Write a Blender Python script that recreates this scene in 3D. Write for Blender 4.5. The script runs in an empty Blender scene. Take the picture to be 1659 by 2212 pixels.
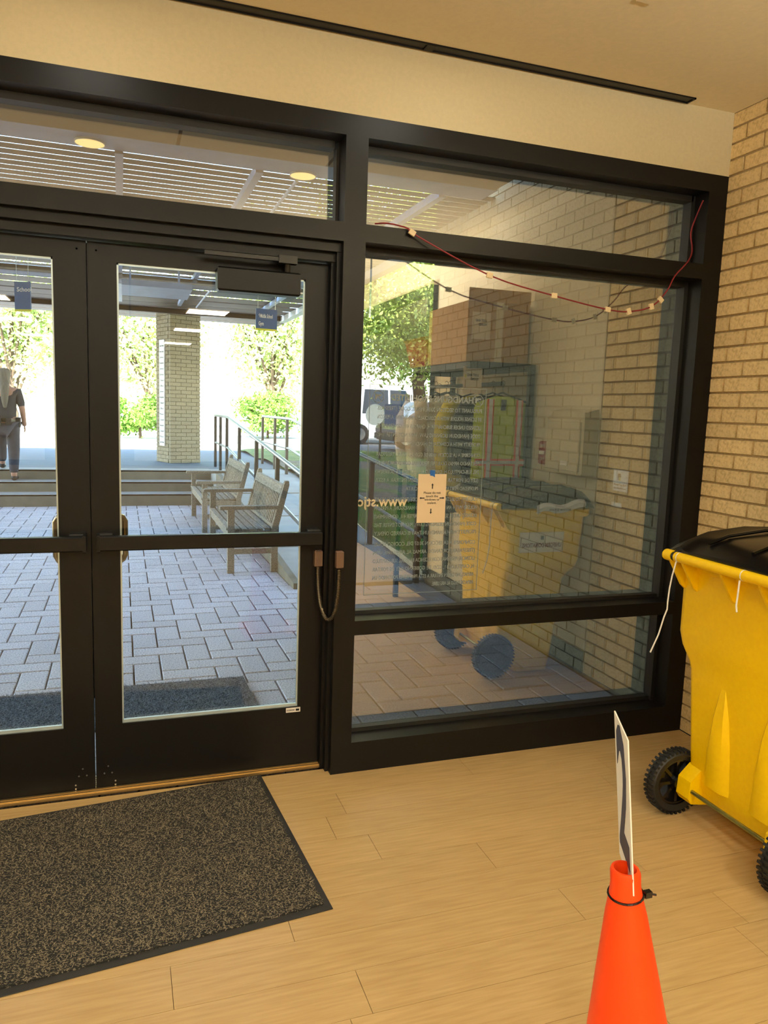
import bpy, bmesh, math, random
import numpy as np
from mathutils import Vector, Matrix
random.seed(7); rng = np.random.default_rng(7)
C = bpy.context.scene.collection
sc = bpy.context.scene
PI = math.pi

# ------------------------------------------------------------------ camera
cd = bpy.data.cameras.new('camera'); cam = bpy.data.objects.new('camera', cd); C.objects.link(cam)
X = Vector((0.94510343, -0.3250497, 0.03349916))
Yd = Vector((-0.01158778, -0.13578928, -0.99066997))
F = Vector((0.32656581, 0.93589741, -0.13210152))
M = Matrix(((X.x, -Yd.x, -F.x, 0), (X.y, -Yd.y, -F.y, -2.857), (X.z, -Yd.z, -F.z, 1.5), (0, 0, 0, 1)))
cam.matrix_world = M
cd.sensor_fit = 'VERTICAL'; cd.sensor_height = 24.0; cd.lens = 1634.55 / 2212 * 24.0
cd.clip_start = 0.05; cd.clip_end = 400
sc.camera = cam

# ------------------------------------------------------------------ world, sun, exposure
w = bpy.data.worlds.new('world'); sc.world = w; w.use_nodes = True
nt = w.node_tree; bg = nt.nodes['Background']
sky = nt.nodes.new('ShaderNodeTexSky'); sky.sky_type = 'NISHITA'; sky.sun_disc = False
sky.sun_elevation = math.radians(40); sky.sun_rotation = math.radians(200); sky.air_density = 1.2; sky.dust_density = 1.0
nt.links.new(sky.outputs[0], bg.inputs[0]); bg.inputs[1].default_value = 1.9
SUN_EL, SUN_AZ = math.radians(40), math.radians(-108)      # azimuth of the sun seen from the scene, behind the building
sd = bpy.data.lights.new('sun', 'SUN'); sun = bpy.data.objects.new('sun', sd); C.objects.link(sun)
sd.energy = 30.0; sd.angle = math.radians(0.6); sd.color = (1, 0.95, 0.86)
dvec = Vector((math.cos(SUN_AZ) * math.cos(SUN_EL), math.sin(SUN_AZ) * math.cos(SUN_EL), math.sin(SUN_EL)))
sun.rotation_euler = dvec.to_track_quat('Z', 'Y').to_euler()
sun.location = (0, -20, 20)
vs = sc.view_settings; vs.view_transform = 'Standard'; vs.look = 'None'; vs.gamma = 1.0; vs.use_curve_mapping = False
vs.exposure = 0.0
sc.cycles.max_bounces = 10; sc.cycles.transparent_max_bounces = 24
sc.cycles.sample_clamp_indirect = 6.0
LAMP = 22.0
UPL = 185.0                                                  # watts of each pendant uplight                                                 # watts above are for each added downlight

# ------------------------------------------------------------------ materials
def lin(c):
    return tuple((x / 255 / 12.92) if x / 255 <= .04045 else ((x / 255 + .055) / 1.055) ** 2.4 for x in c) + (1,)
def mat(name, rgb, rough=.6, metal=0., noise=0., nscale=20., bump=0., stretch=(1, 1, 1), rgb2=None, spec=.5, coat=0., detail=4., lo=.35, hi=.65, objrand=0.):
    m = bpy.data.materials.new(name); m.use_nodes = True; t = m.node_tree; b = t.nodes['Principled BSDF']
    c1 = lin(rgb); b.inputs['Base Color'].default_value = c1
    b.inputs['Roughness'].default_value = rough; b.inputs['Metallic'].default_value = metal
    b.inputs['Specular IOR Level'].default_value = spec; b.inputs['Coat Weight'].default_value = coat
    m.diffuse_color = c1
    out = None
    if noise or rgb2 or bump:
        tc = t.nodes.new('ShaderNodeTexCoord'); mp = t.nodes.new('ShaderNodeMapping'); mp.inputs['Scale'].default_value = stretch
        t.links.new(tc.outputs['Object'], mp.inputs[0])
        n = t.nodes.new('ShaderNodeTexNoise'); n.inputs['Scale'].default_value = nscale; n.inputs['Detail'].default_value = detail
        t.links.new(mp.outputs[0], n.inputs['Vector'])
        r = t.nodes.new('ShaderNodeValToRGB'); r.color_ramp.elements[0].position = lo; r.color_ramp.elements[1].position = hi
        c2 = lin(rgb2) if rgb2 else tuple(min(1, x * (1 + noise)) for x in c1[:3]) + (1,)
        r.color_ramp.elements[0].color = tuple(max(0, x * (1 - noise)) for x in c1[:3]) + (1,) if not rgb2 else c1
        r.color_ramp.elements[1].color = c2
        t.links.new(n.outputs[0], r.inputs[0]); out = r.outputs[0]
        if bump:
            bp = t.nodes.new('ShaderNodeBump'); bp.inputs['Strength'].default_value = bump; bp.inputs['Distance'].default_value = .004
            t.links.new(n.outputs[0], bp.inputs['Height']); t.links.new(bp.outputs[0], b.inputs['Normal'])
    if objrand:
        oi = t.nodes.new('ShaderNodeObjectInfo')
        g = t.nodes.new('ShaderNodeNewGeometry')
        add = t.nodes.new('ShaderNodeMath'); add.operation = 'ADD'; t.links.new(oi.outputs['Random'], add.inputs[0]); t.links.new(g.outputs['Random Per Island'], add.inputs[1])
        fr = t.nodes.new('ShaderNodeMath'); fr.operation = 'FRACT'; t.links.new(add.outputs[0], fr.inputs[0])
        mr = t.nodes.new('ShaderNodeMapRange'); mr.inputs['To Min'].default_value = 1 - objrand; mr.inputs['To Max'].default_value = 1 + objrand
        t.links.new(fr.outputs[0], mr.inputs[0])
        hs = t.nodes.new('ShaderNodeHueSaturation'); t.links.new(mr.outputs[0], hs.inputs['Value'])
        if out: t.links.new(out, hs.inputs['Color'])
        else: hs.inputs['Color'].default_value = c1
        out = hs.outputs[0]
    if out: t.links.new(out, b.inputs['Base Color'])
    return m
def glassmat(name, refl, tint, rough=0.0):
    m = bpy.data.materials.new(name); m.use_nodes = True; t = m.node_tree
    for n in list(t.nodes):
        if n.type == 'BSDF_PRINCIPLED': t.nodes.remove(n)
    o = [n for n in t.nodes if n.type == 'OUTPUT_MATERIAL'][0]
    tr = t.nodes.new('ShaderNodeBsdfTransparent'); tr.inputs[0].default_value = tint + (1,)
    gl = t.nodes.new('ShaderNodeBsdfGlossy'); gl.inputs['Roughness'].default_value = rough; gl.inputs[0].default_value = (1, .98, .94, 1)
    fr = t.nodes.new('ShaderNodeFresnel'); fr.inputs[0].default_value = 1.45
    ad = t.nodes.new('ShaderNodeMath'); ad.operation = 'ADD'; ad.inputs[1].default_value = refl; ad.use_clamp = True
    mx = t.nodes.new('ShaderNodeMixShader')
    t.links.new(fr.outputs[0], ad.inputs[0]); t.links.new(ad.outputs[0], mx.inputs[0])
    t.links.new(tr.outputs[0], mx.inputs[1]); t.links.new(gl.outputs[0], mx.inputs[2]); t.links.new(mx.outputs[0], o.inputs[0])
    return m
def emit(name, rgb, s):
    m = bpy.data.materials.new(name); m.use_nodes = True; b = m.node_tree.nodes['Principled BSDF']
    b.inputs['Base Color'].default_value = lin(rgb); b.inputs['Emission Color'].default_value = lin(rgb); b.inputs['Emission Strength'].default_value = s
    return m

M_plaster = mat('cream_plaster', (192, 178, 142), .85, noise=.03, nscale=60, bump=.25)
M_ceiling = mat('cream_ceiling_paint', (224, 209, 174), .9, noise=.02, nscale=50, bump=.15)
M_wallw = mat('off_white_wall_paint', (226, 214, 186), .8, noise=.02, nscale=40)
M_base = mat('black_vinyl_baseboard', (28, 27, 26), .5, noise=.1, nscale=30)
M_frame = mat('dark_bronze_aluminium', (17, 16, 15), .36, metal=0., noise=.05, nscale=15, spec=.18)
M_frame2 = mat('dark_bronze_gasket', (20, 19, 17), .5, noise=.05)
M_steelthr = mat('brushed_brass_threshold', (190, 160, 105), .35, metal=.8, noise=.1, nscale=8, stretch=(1, 40, 40))
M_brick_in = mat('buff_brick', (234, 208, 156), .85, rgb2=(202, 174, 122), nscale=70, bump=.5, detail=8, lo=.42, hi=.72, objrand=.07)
M_brick_out = mat('shaded_buff_brick', (160, 148, 120), .9, rgb2=(118, 106, 82), nscale=70, bump=.5, detail=8, lo=.45, hi=.75, objrand=.07)  # shade of the outer recess put into the brick colour
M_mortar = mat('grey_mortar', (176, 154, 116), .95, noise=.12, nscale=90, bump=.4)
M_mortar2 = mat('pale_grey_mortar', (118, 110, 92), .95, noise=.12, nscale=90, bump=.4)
M_plank = mat('oak_vinyl_plank', (202, 171, 118), .36, rgb2=(184, 152, 100), nscale=6, bump=.06, stretch=(1, 14, 1), detail=8, lo=.3, hi=.7, objrand=.035, spec=.4)
M_gap = mat('plank_joint', (120, 88, 52), .9, noise=.1)
M_pile = mat('charcoal_carpet_pile', (16, 15, 13), .95, rgb2=(120, 110, 92), nscale=150, bump=1.0, detail=3, lo=.55, hi=.62, stretch=(1, 1.6, 1))
M_pile2 = mat('grey_outdoor_carpet_pile', (34, 37, 42), .95, rgb2=(120, 124, 130), nscale=110, bump=1.0, detail=3, lo=.5, hi=.62)
M_rubber = mat('black_rubber', (32, 31, 31), .7, noise=.1, nscale=40)
M_blackp = mat('glossy_black_plastic', (13, 12, 12), .22, noise=.05, nscale=20, spec=.55)
M_yellow = mat('yellow_bin_plastic', (255, 209, 0), .38, noise=.03, nscale=60, bump=.05, spec=.4)
M_tyre = mat('black_tyre_rubber', (18, 18, 18), .6, noise=.1, nscale=60)
M_axle = mat('zinc_axle_steel', (150, 150, 90), .3, metal=.9, noise=.15, nscale=20)
M_orange = mat('orange_cone_plastic', (255, 70, 8), .4, noise=.04, nscale=30, spec=.45)
M_paper = mat('white_paper', (235, 228, 215), .8, noise=.01, nscale=30)
M_paper2 = mat('cream_paper', (228, 205, 170), .8, noise=.01, nscale=30)
M_ink = mat('black_ink', (18, 14, 18), .7, noise=.05)
M_navy = mat('dark_navy_print', (62, 56, 70), .6, rgb2=(38, 52, 84), nscale=6, stretch=(1, 1, .6))
M_redink = mat('dark_red_print', (120, 22, 34), .7, noise=.05)
M_bluetape = mat('blue_painter_tape', (28, 92, 170), .7, noise=.05)
M_bronze = mat('brown_plastic', (96, 72, 56), .4, noise=.05, nscale=30)
M_coil = mat('armoured_cable_steel', (110, 98, 80), .35, metal=.8, noise=.1)
M_pull = mat('oiled_bronze_pull', (120, 98, 70), .25, metal=.9, noise=.1)
M_cord = mat('dark_red_cord', (120, 22, 30), .55, noise=.05)
M_clip = mat('cream_tape', (225, 205, 165), .8, noise=.03)
M_vinyl = mat('grey_white_vinyl', (132, 140, 138), .7, noise=.02)
M_cream = mat('cream_lettering', (222, 206, 168), .7, noise=.02)
M_glassd = glassmat('clear_door_glass', .0, (.97, .99, .98))
M_glasst = glassmat('transom_glass', .16, (.84, .84, .82))
M_glassw = glassmat('tinted_sidelite_glass', .31, (.66, .69, .69))
M_glassedge = mat('silver_glazing_bead', (190, 205, 205), .3, metal=.4, noise=.05)
M_paver = mat('speckled_grey_paver', (214, 206, 206), .85, rgb2=(134, 128, 134), nscale=110, bump=.4, detail=5, lo=.4, hi=.72, objrand=.09)
M_sand = mat('joint_sand', (70, 62, 56), .95, noise=.15, nscale=80)
M_conc = mat('pale_concrete', (160, 158, 152), .85, noise=.07, nscale=5, bump=.1, detail=8)
M_conc2 = mat('step_concrete', (120, 112, 94), .85, noise=.12, nscale=6, bump=.2, detail=8)
M_deck = mat('shaded_deck_concrete', (104, 108, 114), .85, noise=.07, nscale=5, bump=.1, detail=8)  # shade and its blue cast put into the deck colour
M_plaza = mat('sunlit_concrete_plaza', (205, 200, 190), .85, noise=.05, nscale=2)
M_asph = mat('asphalt', (120, 118, 115), .9, noise=.1, nscale=20)
M_grass = mat('lawn_soil', (66, 92, 38), .95, rgb2=(116, 120, 62), nscale=6, bump=.5, detail=8)
M_mulch = mat('leaf_mulch', (66, 56, 46), .95, rgb2=(130, 118, 100), nscale=18, bump=.8, detail=8)
M_bl = mat('grass_blade', (96, 140, 44), .8, noise=.2, objrand=.2)
M_wood = mat('weathered_teak', (158, 146, 128), .8, rgb2=(120, 106, 90), nscale=14, bump=.25, stretch=(6, 1, 6), detail=6, objrand=.08)
M_rail = mat('dark_rail_post', (52, 48, 44), .5, metal=.3, noise=.1)
M_rail2 = mat('galvanised_rail', (150, 156, 162), .35, metal=.7, noise=.08)
M_slat = mat('bronze_louvre', (44, 38, 33), .6, noise=.06, nscale=10)
M_beam = mat('light_grey_steel', (150, 164, 186), .5, metal=.1, noise=.08, nscale=8)
M_soff = mat('tan_soffit_panel', (150, 126, 92), .8, noise=.03, nscale=15)
M_leaf = mat('leaf_green', (112, 156, 56), .7, objrand=.45)
M_leaf2 = mat('leaf_yellow_green', (196, 212, 110), .7, objrand=.4)
M_leafp = mat('pale_sunlit_leaf', (186, 204, 130), .7, objrand=.5)  # sun glare put into a paler leaf colour
M_bark = mat('tree_bark', (108, 92, 74), .95, rgb2=(60, 50, 42), nscale=14, bump=.8, stretch=(1, 1, .3))
M_sign = mat('blue_sign_face', (38, 82, 128), .5, noise=.03)
M_signy = mat('yellow_sign_band', (222, 205, 40), .5, noise=.03)
M_white = mat('white_paint', (235, 235, 230), .5, noise=.02)
M_chrome = mat('brushed_chrome', (190, 190, 188), .25, metal=.9, noise=.05)
M_blackm = mat('black_powdercoat_steel', (20, 21, 23), .45, noise=.05)
M_card = mat('brown_cardboard', (190, 150, 100), .85, noise=.05, nscale=12)
M_red = mat('dark_red_plastic', (158, 24, 52), .45, noise=.04)
M_shirt = mat('cream_shirt_cloth', (222, 214, 196), .9, noise=.05, nscale=25, bump=.3)
M_hivis = mat('lime_hi_vis_cloth', (190, 205, 50), .8, noise=.04, nscale=25, bump=.3)
M_hivis2 = mat('yellow_jacket_cloth', (200, 180, 30), .8, noise=.06, nscale=25, bump=.3)
M_black = mat('black_cloth', (20, 22, 26), .85, noise=.15, nscale=25, bump=.3)
M_refl = mat('silver_reflective_tape', (215, 215, 215), .4, noise=.03)
M_otrim = mat('orange_trim', (235, 90, 40), .7, noise=.03)
M_beige = mat('beige_enamel', (196, 184, 152), .45, noise=.02)
M_alarm = mat('red_alarm_enamel', (140, 30, 36), .45, noise=.03)
M_bag = mat('white_plastic_bag', (225, 225, 225), .35, noise=.04, nscale=18, bump=.8)
M_skin = mat('skin', (176, 128, 104), .6, noise=.05)
M_hair = mat('grey_blonde_hair', (112, 102, 86), .7, noise=.2, nscale=40, stretch=(1, 1, .1), bump=.4)
M_duniform = mat('dark_uniform_cloth', (44, 44, 50), .85, noise=.15, nscale=20, bump=.3)
M_pants = mat('dark_grey_trousers', (62, 60, 66), .85, noise=.12, nscale=20, bump=.3)
M_shoe = mat('black_shoe_leather', (30, 30, 32), .5, noise=.1)
M_carw = mat('white_car_paint', (225, 228, 232), .25, noise=.01, coat=.5)
M_card_ = mat('dark_car_paint', (60, 44, 40), .25, noise=.01, coat=.5)
M_carb = mat('blue_car_paint', (40, 60, 90), .25, noise=.01, coat=.5)
M_carg = mat('car_window', (26, 34, 38), .08, noise=.01)
M_panel = emit('warm_ceiling_panel', (255, 226, 176), 3.0)
M_lampo = emit('soffit_lamp_lens', (255, 222, 140), 1.6)
M_door_w = mat('dark_wood_door', (38, 26, 20), .5, noise=.2, nscale=6, stretch=(8, 8, 1))

# ------------------------------------------------------------------ mesh builder
class MB:
    def __init__(s): s.v = []; s.f = []
    def add(s, vs_, fs):
        n = len(s.v); s.v += [tuple(p) for p in vs_]; s.f += [tuple(i + n for i in f) for f in fs]; return s
    def box(s, x0, x1, y0, y1, z0, z1, mtx=None, ch=0):
        if ch:
            c = ch; vv = []; 
            for z, i in ((z0, c), (z0 + c, 0), (z1 - c, 0), (z1, c)):
                vv += [(x0 + i, y0 + i, z), (x1 - i, y0 + i, z), (x1 - i, y1 - i, z), (x0 + i, y1 - i, z)]
            ff = [(3, 2, 1, 0), (12, 13, 14, 15)]
            for k in range(3):
                for j in range(4):
                    a = k * 4 + j; b = k * 4 + (j + 1) % 4; ff.append((a, b, b + 4, a + 4))
        else:
            vv = [(x0, y0, z0), (x1, y0, z0), (x1, y1, z0), (x0, y1, z0), (x0, y0, z1), (x1, y0, z1), (x1, y1, z1), (x0, y1, z1)]
            ff = [(3, 2, 1, 0), (4, 5, 6, 7), (0, 1, 5, 4), (1, 2, 6, 5), (2, 3, 7, 6), (3, 0, 4, 7)]
        if mtx: vv = [mtx @ Vector(p) for p in vv]
        return s.add(vv, ff)
    def tube(s, pts, r, n=8, cap=True):
        pts = [Vector(p) for p in pts]; rr = r if isinstance(r, (list, tuple)) else [r] * len(pts)
        vv = []; up = None
        for i, p in enumerate(pts):
            d = (pts[min(i + 1, len(pts) - 1)] - pts[max(i - 1, 0)])
            d = d.normalized() if d.length > 1e-9 else Vector((0, 0, 1))
            if up is None: up = Vector((0, 0, 1)) if abs(d.z) < .9 else Vector((0, 1, 0))
            a = d.cross(up)
            if a.length < 1e-5: a = d.cross(Vector((1, 0, 0)))
            a.normalize(); b = a.cross(d).normalized(); up = b
            for k in range(n):
                t = 2 * PI * k / n; vv.append(p + (a * math.cos(t) + b * math.sin(t)) * rr[i])
        ff = []
        for i in range(len(pts) - 1):
            for k in range(n):
                a0 = i * n + k; a1 = i * n + (k + 1) % n; ff.append((a0, a1, a1 + n, a0 + n))
        if cap: ff += [tuple(range(n))[::-1], tuple(range((len(pts) - 1) * n, len(pts) * n))]
        return s.add(vv, ff)
    def loft(s, rings, cap=True, close=False):
        n = len(rings[0]); vv = [p for r in rings for p in r]; ff = []
        for i in range(len(rings) - 1):
            for k in range(n):
                a0 = i * n + k; a1 = i * n + (k + 1) % n; ff.append((a0, a1, a1 + n, a0 + n))
        if cap: ff += [tuple(range(n))[::-1], tuple(range((len(rings) - 1) * n, len(rings) * n))]
        return s.add(vv, ff)
    def prism(s, poly, axis, a, b):
        def P(p, t):
            return {'x': (t, p[0], p[1]), 'y': (p[0], t, p[1]), 'z': (p[0], p[1], t)}[axis]
        return s.loft([[P(p, a) for p in poly], [P(p, b) for p in poly]])
    def quad(s, a, b, c, d): return s.add([a, b, c, d], [(0, 1, 2, 3)])
    def build(s, name, m, parent=None, smooth=False, fix=True):
        me = bpy.data.meshes.new(name); me.from_pydata([tuple(p) for p in s.v], [], s.f)
        if fix:
            bm = bmesh.new(); bm.from_mesh(me); bmesh.ops.recalc_face_normals(bm, faces=bm.faces); bm.to_mesh(me); bm.free()
        me.materials.append(m); o = bpy.data.objects.new(name, me); C.objects.link(o)
        if parent is not None:
            o.parent = parent
            o.matrix_parent_inverse = parent.matrix_basis.inverted()
        if smooth:
            me.polygons.foreach_set('use_smooth', [True] * len(me.polygons))
            try: me.set_sharp_from_angle(angle=math.radians(40))
            except Exception: pass
        return o
def tag(o, label, cat, group=None):
    o['label'] = label; o['category'] = cat
    if group: o['group'] = group
    return o
def struct(o): o['kind'] = 'structure'; return o
def stuff(o): o['kind'] = 'stuff'; return o
def thing(name, label, cat, loc=(0, 0, 0), rz=0, group=None):
    o = bpy.data.objects.new(name, None); C.objects.link(o); o.location = loc; o.rotation_euler = (0, 0, rz); o.empty_display_size = .1
    return tag(o, label, cat, group)
def B(name, m, parent, *boxes, ch=0):
    b = MB()
    for q in boxes: b.box(*q, ch=ch)
    return b.build(name, m, parent)
def copy_tree(o, parent=None):
    c = o.copy(); C.objects.link(c); c.parent = parent
    if parent is not None: c.matrix_parent_inverse = o.matrix_parent_inverse.copy()
    for ch in list(o.children): copy_tree(ch, c)
    return c
def text(name, body, size, m, origin, right, up, parent, width=None, align='LEFT', depth=.0005, bold=0.):
    cu = bpy.data.curves.new(name, 'FONT'); cu.body = body; cu.size = size; cu.extrude = depth; cu.align_x = align; cu.resolution_u = 2; cu.offset = bold
    o = bpy.data.objects.new(name + '_c', cu); C.objects.link(o)
    bpy.context.view_layer.update()
    me = bpy.data.meshes.new_from_object(o.evaluated_get(bpy.context.evaluated_depsgraph_get()))
    bpy.data.objects.remove(o)
    co = np.zeros(len(me.vertices) * 3, 'f'); me.vertices.foreach_get('co', co); co = co.reshape(-1, 3)
    if width and len(co):
        a, b = co[:, 0].min(), co[:, 0].max(); co[:, 0] = (co[:, 0] - a) * width / (b - a)
    R_, U = np.array(right, float), np.array(up, float); N = np.cross(R_, U)
    w_ = np.array(origin)[None] + co[:, :1] * R_ + co[:, 1:2] * U + co[:, 2:3] * N
    me.vertices.foreach_set('co', w_.astype('f').ravel()); me.materials.clear(); me.materials.append(m); me.update()
    ob = bpy.data.objects.new(name, me); C.objects.link(ob)
    if parent is not None: ob.parent = parent; ob.matrix_parent_inverse = parent.matrix_basis.inverted()
    return ob

# ================================================================== SETTING: the room
XR, ZC = 2.57, 2.852
XL, YB = -3.6, -16.0
# floor: base + single planks
fl = struct(MB().box(XL, XR, YB, .06, -.20, -.006).build('floor', M_gap))
protos = {}
rowx = {2: .70, 3: .815, 4: 1.167, 5: .448, 6: .107, 7: .58}
for k in range(-1, 37):
    y1 = -k * .155 if k >= 0 else .06; y0 = -(k + 1) * .155 if k >= 0 else 0
    
    s0 = rowx.get(k, random.random() * 1.2); x = s0 - 1.2 * math.ceil((s0 - XL) / 1.2)
    while x < XR:
        a, b = max(x, XL), min(x + 1.2, XR)
        if b - a > .03 and y1 - y0 > .02:
            MB().box(a + .0008, b - .0008, y0 + .0008, y1 - .0008, -.006, 0).build('plank', M_plank, fl, fix=False)
        x += 1.2
MB().box(XL, XR, YB, -5.735, -.006, 0).build('plank_field', M_plank, fl)
struct(MB().box(XL, XR, YB, .0, ZC, ZC + .35).build('ceiling', M_ceiling))
wf = struct(MB().box(XL, XR, 0, .22, 2.585, ZC + .35).build('wall_front', M_plaster))
MB().box(-16, 14, .22, .34, 3.21, 13.0).box(-16, XL - .2, .22, .34, -.2, 3.21).box(XL - .2, XR + .3, .22, .34, 2.62, 3.21).build('sun_block_facade', M_brick_out, wf)  # unseen facade made tall and wide to keep sun off the court
wl = struct(MB().box(XL - .2, XL, YB, .22, 0, ZC + .35).build('wall_left', M_wallw))
wb = struct(MB().box(XL - .2, XR + .2, YB - .2, YB, 0, ZC + .35).build('wall_back', M_wallw))
struct(B('baseboard_back', M_base, None, (XL, XR, YB, YB + .01, 0, .12)))
struct(B('baseboard_left', M_base, None, (XL, XL + .01, YB, 0, 0, .12)))

def brickwall(parent, mname, mm, y0, y1, z0, z1, xf, limit, dep=.006):
    """running-bond bricks on a plane facing -x; returns nothing. nearest ones are parts, the rest is one part"""
    bl, ch = .2032, .0681; items = []
    k = 0; z = 0.003
    while z < z1 - .01:
        off = -.082 if k % 2 == 0 else -.184
        j = math.floor((y0 - off) / bl); y = off + j * bl
        while y < y1:
            a, b = max(y, y0) + .005, min(y + bl, y1) - .005
            if b - a > .015: items.append((a, b, z, min(z + ch - .0095, z1)))
            y += bl
        z += ch; k += 1
    items.sort(key=lambda t: (t[0] + 2.857) ** 2 + (t[2] - 1.5) ** 2)
    cache = {}
    rest = MB()
    for i, (a, b, zz0, zz1) in enumerate(items):
        jit = random.uniform(-.0015, .0015)
        if i < limit:
            key = (round(b - a, 3), round(zz1 - zz0, 3))
            if key not in cache:
                q = MB().box(-dep, 0.02, -(b - a) / 2, (b - a) / 2, 0, zz1 - zz0, ch=.002); o = q.build('brick', mm, parent, fix=False); cache[key] = o.data
            else:
                o = bpy.data.objects.new('brick', cache[key]); C.objects.link(o); o.parent = parent
                o.matrix_parent_inverse = parent.matrix_basis.inverted()
            o.location = (xf + dep + jit - .0, (a + b) / 2, zz0)
        else: rest.box(xf + jit, xf + .02, a, b, zz0, zz1)
    if rest.v: stuff(rest.build('brick_field', mm, parent, fix=False))
wr = struct(MB().box(XR + .01, XR + .2, YB, .14, 0, ZC + .35).build('wall_right', M_mortar))
brickwall(wr, 'brick', M_brick_in, -.57, .14, 0, ZC, XR, 299)
MB().box(XR - .004, XR + .012, YB, -.57, 0, ZC).build('painted_panel', M_wallw, wr)
struct(B('baseboard_right', M_base, None, (XR - .014, XR - .004, YB, -.572, 0, .13)))
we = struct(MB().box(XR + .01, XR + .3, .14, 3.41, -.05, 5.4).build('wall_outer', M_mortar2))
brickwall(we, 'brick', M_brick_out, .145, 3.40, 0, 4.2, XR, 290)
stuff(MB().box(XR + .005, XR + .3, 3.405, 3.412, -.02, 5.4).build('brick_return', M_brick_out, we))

bnn = thing('bell_notice', 'small white please ring bell notice on the outer brick wall seen through the sidelite', 'notice', (XR - .01, .62, 1.2))
B('sheet', M_paper, bnn, (XR - .0075, XR - .006, .535, .665, 1.11, 1.225))
for i, t_ in enumerate(('Please Ring Bell', 'for Assistance')): text('lettering', t_, .014, M_redink, (XR - .008, .655, 1.140 - .018 * i), (0, -1, 0), (0, 0, 1), bnn, width=.105)
B('crest', M_ink, bnn, (XR - .0082, XR - .0075, .60, .625, 1.185, 1.205)); B('crest_gold', M_signy, bnn, (XR - .0082, XR - .0075, .60, .612, 1.168, 1.185)); B('crest_blue', M_sign, bnn, (XR - .0082, XR - .0075, .612, .625, 1.168, 1.185))
B('label_strip', M_paper, bnn, (XR - .0075, XR - .006, .575, .665, 1.022, 1.045))
# slot diffuser in the ceiling
sl = thing('slot_diffuser', 'long black linear slot vent in the ceiling above the window head', 'ceiling vent', (.2, -.036, ZC))
B('slot_recess', M_frame2, sl, (-2.6, 2.300, -.056, -.016, ZC - .002, ZC + .0))
B('slot_frame', M_frame, sl, (-2.6, 2.306, -.064, -.056, ZC - .006, ZC), (-2.6, 2.306, -.016, -.010, ZC - .006, ZC), (2.298, 2.306, -.064, -.010, ZC - .006, ZC))
B('slot_joint', M_frame, sl, (1.085, 1.12, -.062, -.012, ZC - .007, ZC))
# lobby lights: added unseen downlights overhead, black bowl uplights, square panels farther back
cpl = thing('ceiling_plate', 'small cream cover plate on the ceiling at the top edge near the window', 'cover plate', (1.625, -.66, ZC))
B('plate', M_ceiling, cpl, (1.592, 1.656, -.72, -.600, ZC - .008, ZC), ch=.002)
def lamp(nm, x, y, z, size, watt, up=False, sq=False):
    ld = bpy.data.lights.new(nm, 'AREA'); ld.shape = 'SQUARE' if sq else 'DISK'; ld.size = size; ld.energy = watt; ld.color = (1, .985, .87)
    lo = bpy.data.objects.new(nm, ld); C.objects.link(lo); lo.location = (x, y, z)
    if up: lo.rotation_euler = (PI, 0, 0)
dl = None
for i, (x, y, lb) in enumerate(((-1.7, -3.6, 'added downlight left of the viewer'), (0, -3.6, 'added downlight just behind the viewer'), (1.3, -3.6, 'added downlight behind the viewer on the right'),
                                (-.9, -4.6, 'added downlight in the second row left'), (.8, -4.6, 'added downlight in the second row right'), (1.15, -.62, 'added downlight close to the window near the bin'), (-.1, -.62, 'added downlight close to the doors'), (-1.5, -.62, 'added downlight close to the left end of the window wall'))):  # downlights added out of view to brighten floor, bin and window side
    if dl is None:
        dl = thing('added_downlight', lb, 'ceiling light', (x, y, ZC - .012), 0, 'added downlights of the lobby'); n = 24
        MB().loft([[(x + r * math.cos(2 * PI * k / n), y + r * math.sin(2 * PI * k / n), z) for k in range(n)] for r, z in ((.10, ZC), (.10, ZC - .008), (.085, ZC - .012), (.082, ZC - .004))], cap=False).build('trim_ring', M_white, dl, True)
        MB().loft([[(x + .082 * math.cos(2 * PI * k / n), y + .082 * math.sin(2 * PI * k / n), z) for k in range(n)] for z in (ZC - .004, ZC - .006)]).build('lens', M_panel, dl)
    else:
        o = copy_tree(dl); o.location = (x, y, ZC - .012); o['label'] = lb
    lamp('added_downlight_lamp', x, y, ZC - .03, .3 if y < -2 else .3, LAMP if y < -2 else 4.0)
pd_ = None
for i, (x, y, lb) in enumerate(((2.0, -3.15, 'black bowl pendant near the clothes rack'), (-2.0, -3.9, 'added unseen bowl uplight near the left wall'), (.1, -5.6, 'added unseen bowl uplight farther back in the lobby'))):  # second and third bowls added unseen as uplights to brighten the ceiling
    if pd_ is None:
        pd_ = thing('bowl_pendant', lb, 'pendant lamp', (x, y, 2.2), 0, 'bowl pendants of the lobby'); n = 28
        MB().loft([[(x + r * math.cos(2 * PI * k / n), y + r * math.sin(2 * PI * k / n), z) for k in range(n)] for r, z in ((.03, 2.14), (.12, 2.155), (.19, 2.21), (.20, 2.26), (.195, 2.26), (.18, 2.21), (.11, 2.165), (.02, 2.155))]).build('bowl', M_blackm, pd_, True)
        MB().tube([(x, y, 2.15), (x, y, ZC)], .008, 8).build('stem', M_blackm, pd_, True)
    else:
        o = copy_tree(pd_); o.location = (x, y, 2.2); o['label'] = lb
    lamp('pendant_lamp', x, y, 2.262, .34, UPL, True)
tp_ = None
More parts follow.
